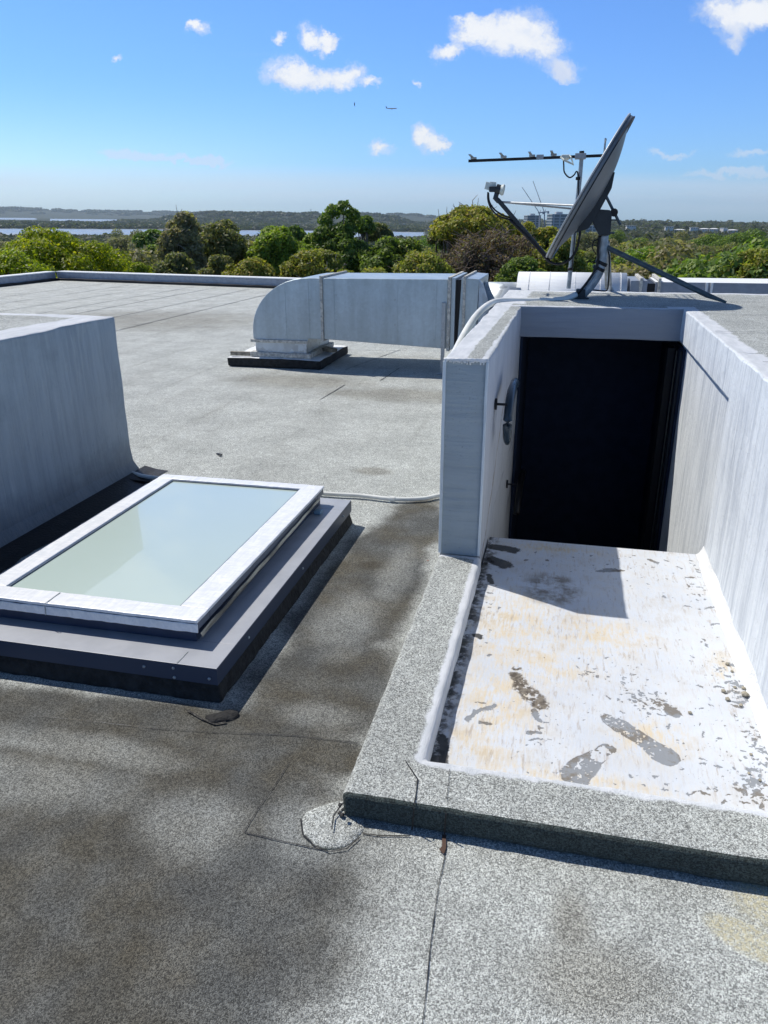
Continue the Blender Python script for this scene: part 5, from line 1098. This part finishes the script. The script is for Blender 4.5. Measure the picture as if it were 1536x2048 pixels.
root = empty('transmission_mast', EV(622, 5300, 10), 'tiny lattice mast on the far ridge', 'mast'); bm = new(); b0 = EV(622, 5300, 10); tube(bm, [b0, b0+Vector((0, 0, 40))], [3, 1], 4); bmobj('mast', bm, M['crane'], root); bm = new(); tube(bm, [b0+Vector((-6, 0, 34)), b0+Vector((6, 0, 34))], .8, 4); bmobj('crossarm', bm, M['crane'], root)
# ---- aeroplane and bird
pc = EYE+ray(783, 217)*1700; pl = empty('airliner', pc, 'small white twin engine airliner flying right in the blue sky', 'aeroplane'); M['plane'] = plain('plane_paint', (.45, .47, .50), .4)
sc_ = 22/1516*1700/2; X_ = R.copy(); Y_ = (F*.9+U*.45).normalized(); Z_ = X_.cross(Y_)
def PP(x, y, z): return pc+X_*(x*sc_)+Y_*(y*sc_)+Z_*(z*sc_)
bm = new(); tube(bm, [PP(-1, 0, .05), PP(-.8, 0, .03), PP(-.5, 0, 0), PP(.75, 0, 0), PP(.93, 0, -.01), PP(1, 0, -.02)], [.02*sc_, .06*sc_, .09*sc_, .09*sc_, .06*sc_, .01*sc_], 12); bmobj('fuselage', bm, M['plane'], pl, True)
# radii list length must match the path
for s in (1, -1):
    bm = new(); prism(bm, [PP(.25, 0, -.03), PP(-.05, 0, -.03), PP(-.38, s*.95, .02), PP(-.28, s*.95, .02)], Z_*(.03*sc_)); bmobj('wing', bm, M['plane'], pl)
    bm = new(); prism(bm, [PP(-.75, 0, .03), PP(-.92, 0, .03), PP(-1.05, s*.34, .05), PP(-.97, s*.34, .05)], Z_*(.02*sc_)); bmobj('tailplane', bm, M['plane'], pl)
    bm = new(); tube(bm, [PP(-.05, s*.34, -.09), PP(.18, s*.34, -.09)], .05*sc_, 10); bmobj('engine', bm, M['plane'], pl)
bm = new(); prism(bm, [PP(-.72, -.01, .05), PP(-.95, -.01, .05), PP(-1.08, -.01, .38), PP(-.97, -.01, .38)], Y_*(.02*sc_)); bmobj('tail_fin', bm, plain('fin_paint', (.12, .2, .28), .5), pl)
bc = EYE+ray(709, 208)*70; bd = empty('bird', bc, 'tiny dark bird gliding left of the airliner', 'bird'); bs_ = .17
bm = new(); tube(bm, [bc+U*bs_*.9, bc+U*bs_*.5, bc, bc-U*bs_*.6, bc-U*bs_], [.01, .035, .05, .03, .008], 8)
for s in (1, -1): prism(bm, [bc+U*.04, bc-U*.05, bc+F*(s*.45)-U*.06, bc+F*(s*.3)+U*.03+R*s*.02], R*.01)
bmobj('bird_body', bm, M['black'], bd)
# ---- haze
HZ_D = 4.4e-5
bm = new(); box(bm, -19600, -19600, -420, 19600, 19600, 420)
g = G('haze_air'); pv = g.n('VolumePrincipled', {'Color': (.72, .87, 1., 1), 'Density': HZ_D, 'Anisotropy': .2}); g.t.links.new(pv.outputs[0], g.out.inputs['Volume'])
USE_HAZE = True
if USE_HAZE: tag(bmobj('haze', bm, g.m), kind='stuff')
# ------------------------------------------------------------------ WORLD
W_ = D.worlds.new('World'); SC.world = W_; W_.use_nodes = True
SUN = Vector((-.66, .31, 1.)).normalized(); elev = math.asin(SUN.z); rotz = math.atan2(SUN.x, SUN.y)
class WG(G):
    def __init__(s): s.t = W_.node_tree; s.t.nodes.clear(); s.out = s.t.nodes.new('ShaderNodeOutputWorld'); s._p = None
g = WG(); dirv = g.n('TexCoord').outputs['Generated']
dx, dy, dz = g.sep(dirv); zc = g.math('MAXIMUM', dz, .006)
sky = g.n('TexSky'); sky.sky_type = 'NISHITA'; sky.sun_disc = False; sky.sun_elevation = elev; sky.sun_rotation = rotz; sky.air_density = 1.0; sky.dust_density = .3; sky.ozone_density = 2.5; sky.altitude = 50
sl = g.math('MULTIPLY', g.ss(dz, .16, .02), g.ss(g.vm('DOT_PRODUCT', dirv, (R.x, R.y, R.z)), .15, -.45))
gain = g.mix(sl, (.64, 1.03, 1.64, 1), (.98, 1.26, 1.62, 1)); gain = g.mix(g.ss(dz, .27, .62), gain, (.46, .54, .62, 1))
sk_ = g.vm('MULTIPLY', sky.outputs[0], gain)
# clouds: fixed directions on the sky
def dn(d): return (d.x, d.y, d.z)
df_ = g.math('MAXIMUM', g.vm('DOT_PRODUCT', dirv, dn(F)), .02)
sxx = g.math('DIVIDE', g.vm('DOT_PRODUCT', dirv, dn(R)), df_); syy = g.math('DIVIDE', g.vm('DOT_PRODUCT', dirv, dn(U)), df_)
front = g.ss(g.vm('DOT_PRODUCT', dirv, dn(F)), .05, .2)
P2 = g.n('CombineXYZ', {0: sxx, 1: syy, 2: 0.}).outputs[0]
wv = g.vm('SCALE', g.vm('SUBTRACT', g.noise(20, 6, .68, vec=P2, col=True), (.5, .5, .5)), scale=.060)
P2w = g.vm('ADD', P2, wv)
def blobs(lst):
    r = None
    for u, v, ru, rv in lst:
        ru *= 1.18; rv *= 1.18; c = ((u-768)/FPX, (1024-v)/FPX, 0); l = g.vm('LENGTH', g.vm('DIVIDE', g.vm('MULTIPLY', g.vm('SUBTRACT', P2w, c), (1, 1, 0)), (ru/FPX, rv/FPX, 1)))
        b = g.math('MAXIMUM', g.math('SUBTRACT', 1., l), 0.); r = b if r is None else g.math('ADD', r, b)
    return r
big = [(985, 70, 80, 45), (1040, 60, 75, 48), (1090, 100, 60, 45), (1125, 140, 40, 22), (940, 60, 40, 28), (885, 108, 34, 26), (905, 100, 26, 20),
       (570, 145, 52, 34), (610, 150, 50, 30), (660, 152, 45, 26), (700, 145, 38, 24), (735, 165, 26, 14),
       (610, 75, 26, 30), (640, 82, 40, 22), (668, 80, 22, 14), (553, 78, 14, 16), (395, 58, 20, 22), (388, 50, 14, 14), (838, 168, 12, 9), (230, 122, 16, 8),
       (760, 293, 38, 17), (855, 285, 40, 24), (838, 268, 20, 22), (880, 290, 26, 14),
       (1440, 20, 62, 40), (1500, 30, 60, 44), (1465, 75, 40, 34), (1530, 20, 40, 40)]
m = blobs(big); fb = g.noise(22, 7, .66, vec=P2w); fb2 = g.noise(75, 6, .72, vec=P2w)
dens = g.math('ADD', m, g.math('MULTIPLY', g.math('SUBTRACT', g.math('ADD', g.math('MULTIPLY', fb, .6), g.math('MULTIPLY', fb2, .4)), .5), 2.1))
al = g.math('MULTIPLY', g.ss(dens, .02, .95), g.ss(m, .0, .25))
# reflected overhead cloud field outside the frame (seen in the skylight)
hi = g.math('MULTIPLY', g.ss(syy, .72, .86), g.ss(g.noise(2.2, 6, .62, vec=P2), .46, .62, 0, .85)); al = g.math('MAXIMUM', al, hi)
# thin stratus veil low in the sky, and one wispy streak
zz = g.math('ADD', syy, g.math('MULTIPLY', sxx, .012))
vn = g.noise(1, 5, .6, vec=g.vm('MULTIPLY', P2, (2.2, 26, 1)))
veil = g.math('MULTIPLY', g.math('MULTIPLY', g.ss(g.math('ADD', zz, g.math('MULTIPLY', vn, .03)), .475, .445), g.ss(zz, .375, .425)), g.ss(vn, .3, .65, .30, .60))
lstk = blobs([(235, 312, 50, 12), (330, 319, 140, 10), (410, 322, 60, 8), (1345, 306, 60, 9), (1500, 300, 60, 10), (1480, 345, 140, 12)])
st = g.math('MULTIPLY', g.ss(g.math('ADD', lstk, g.math('MULTIPLY', g.math('SUBTRACT', vn, .5), .8)), .1, .7), .55)
shade = g.ss(g.math('ADD', g.math('MULTIPLY', dens, .5), g.math('MULTIPLY', g.noise(34, 4, .6, vec=g.vm('ADD', P2, (.012, -.02, 0))), .7)), .45, 1.0)
shade = g.math('MULTIPLY', shade, g.math('SUBTRACT', 1., g.ss(blobs([(1105, 150, 75, 38), (1470, 85, 80, 45), (560, 165, 60, 18)]), 0., .8)))
cc = g.mix(shade, (6.6, 7.5, 9.4, 1), (9.5, 9.7, 10.0, 1))
fin = g.mix(g.math('MULTIPLY', g.math('MAXIMUM', veil, st), front), sk_, (7.2, 8.0, 9.4, 1))
fin = g.mix(g.math('MULTIPLY', g.math('MULTIPLY', al, front), .97), fin, cc)
bg = g.n('Background', {'Color': fin, 'Strength': .10}); g.t.links.new(bg.outputs[0], g.out.inputs[0])
sun = D.lights.new('sun', 'SUN'); sun.energy = 4.4; sun.angle = rad(.53); sun.color = (1., .955, .88)
so = D.objects.new('sun', sun); COL.objects.link(so); so.rotation_euler = (-SUN).to_track_quat('-Z', 'Y').to_euler(); so.location = (0, 0, 20)
# ------------------------------------------------------------------ CAMERA
cam = D.cameras.new('camera'); cam.sensor_fit = 'VERTICAL'; cam.sensor_height = 36.; cam.lens = FPX/2048*36.; cam.clip_start = .05; cam.clip_end = 90000
co = D.objects.new('camera', cam); COL.objects.link(co)
from mathutils import Matrix
mw = Matrix((R, U, -F)).transposed().to_4x4(); mw.translation = EYE; co.matrix_world = mw; SC.camera = co
vs = SC.view_settings; vs.view_transform = 'Standard'; vs.look = 'None'; vs.exposure = 0.; vs.gamma = 1.
SC.cycles.max_bounces = 6; SC.cycles.diffuse_bounces = 3; SC.cycles.glossy_bounces = 3; SC.cycles.transmission_bounces = 4; SC.cycles.transparent_max_bounces = 8; SC.cycles.volume_bounces = 0
SC.cycles.use_denoising = True; SC.cycles.sample_clamp_indirect = 6.
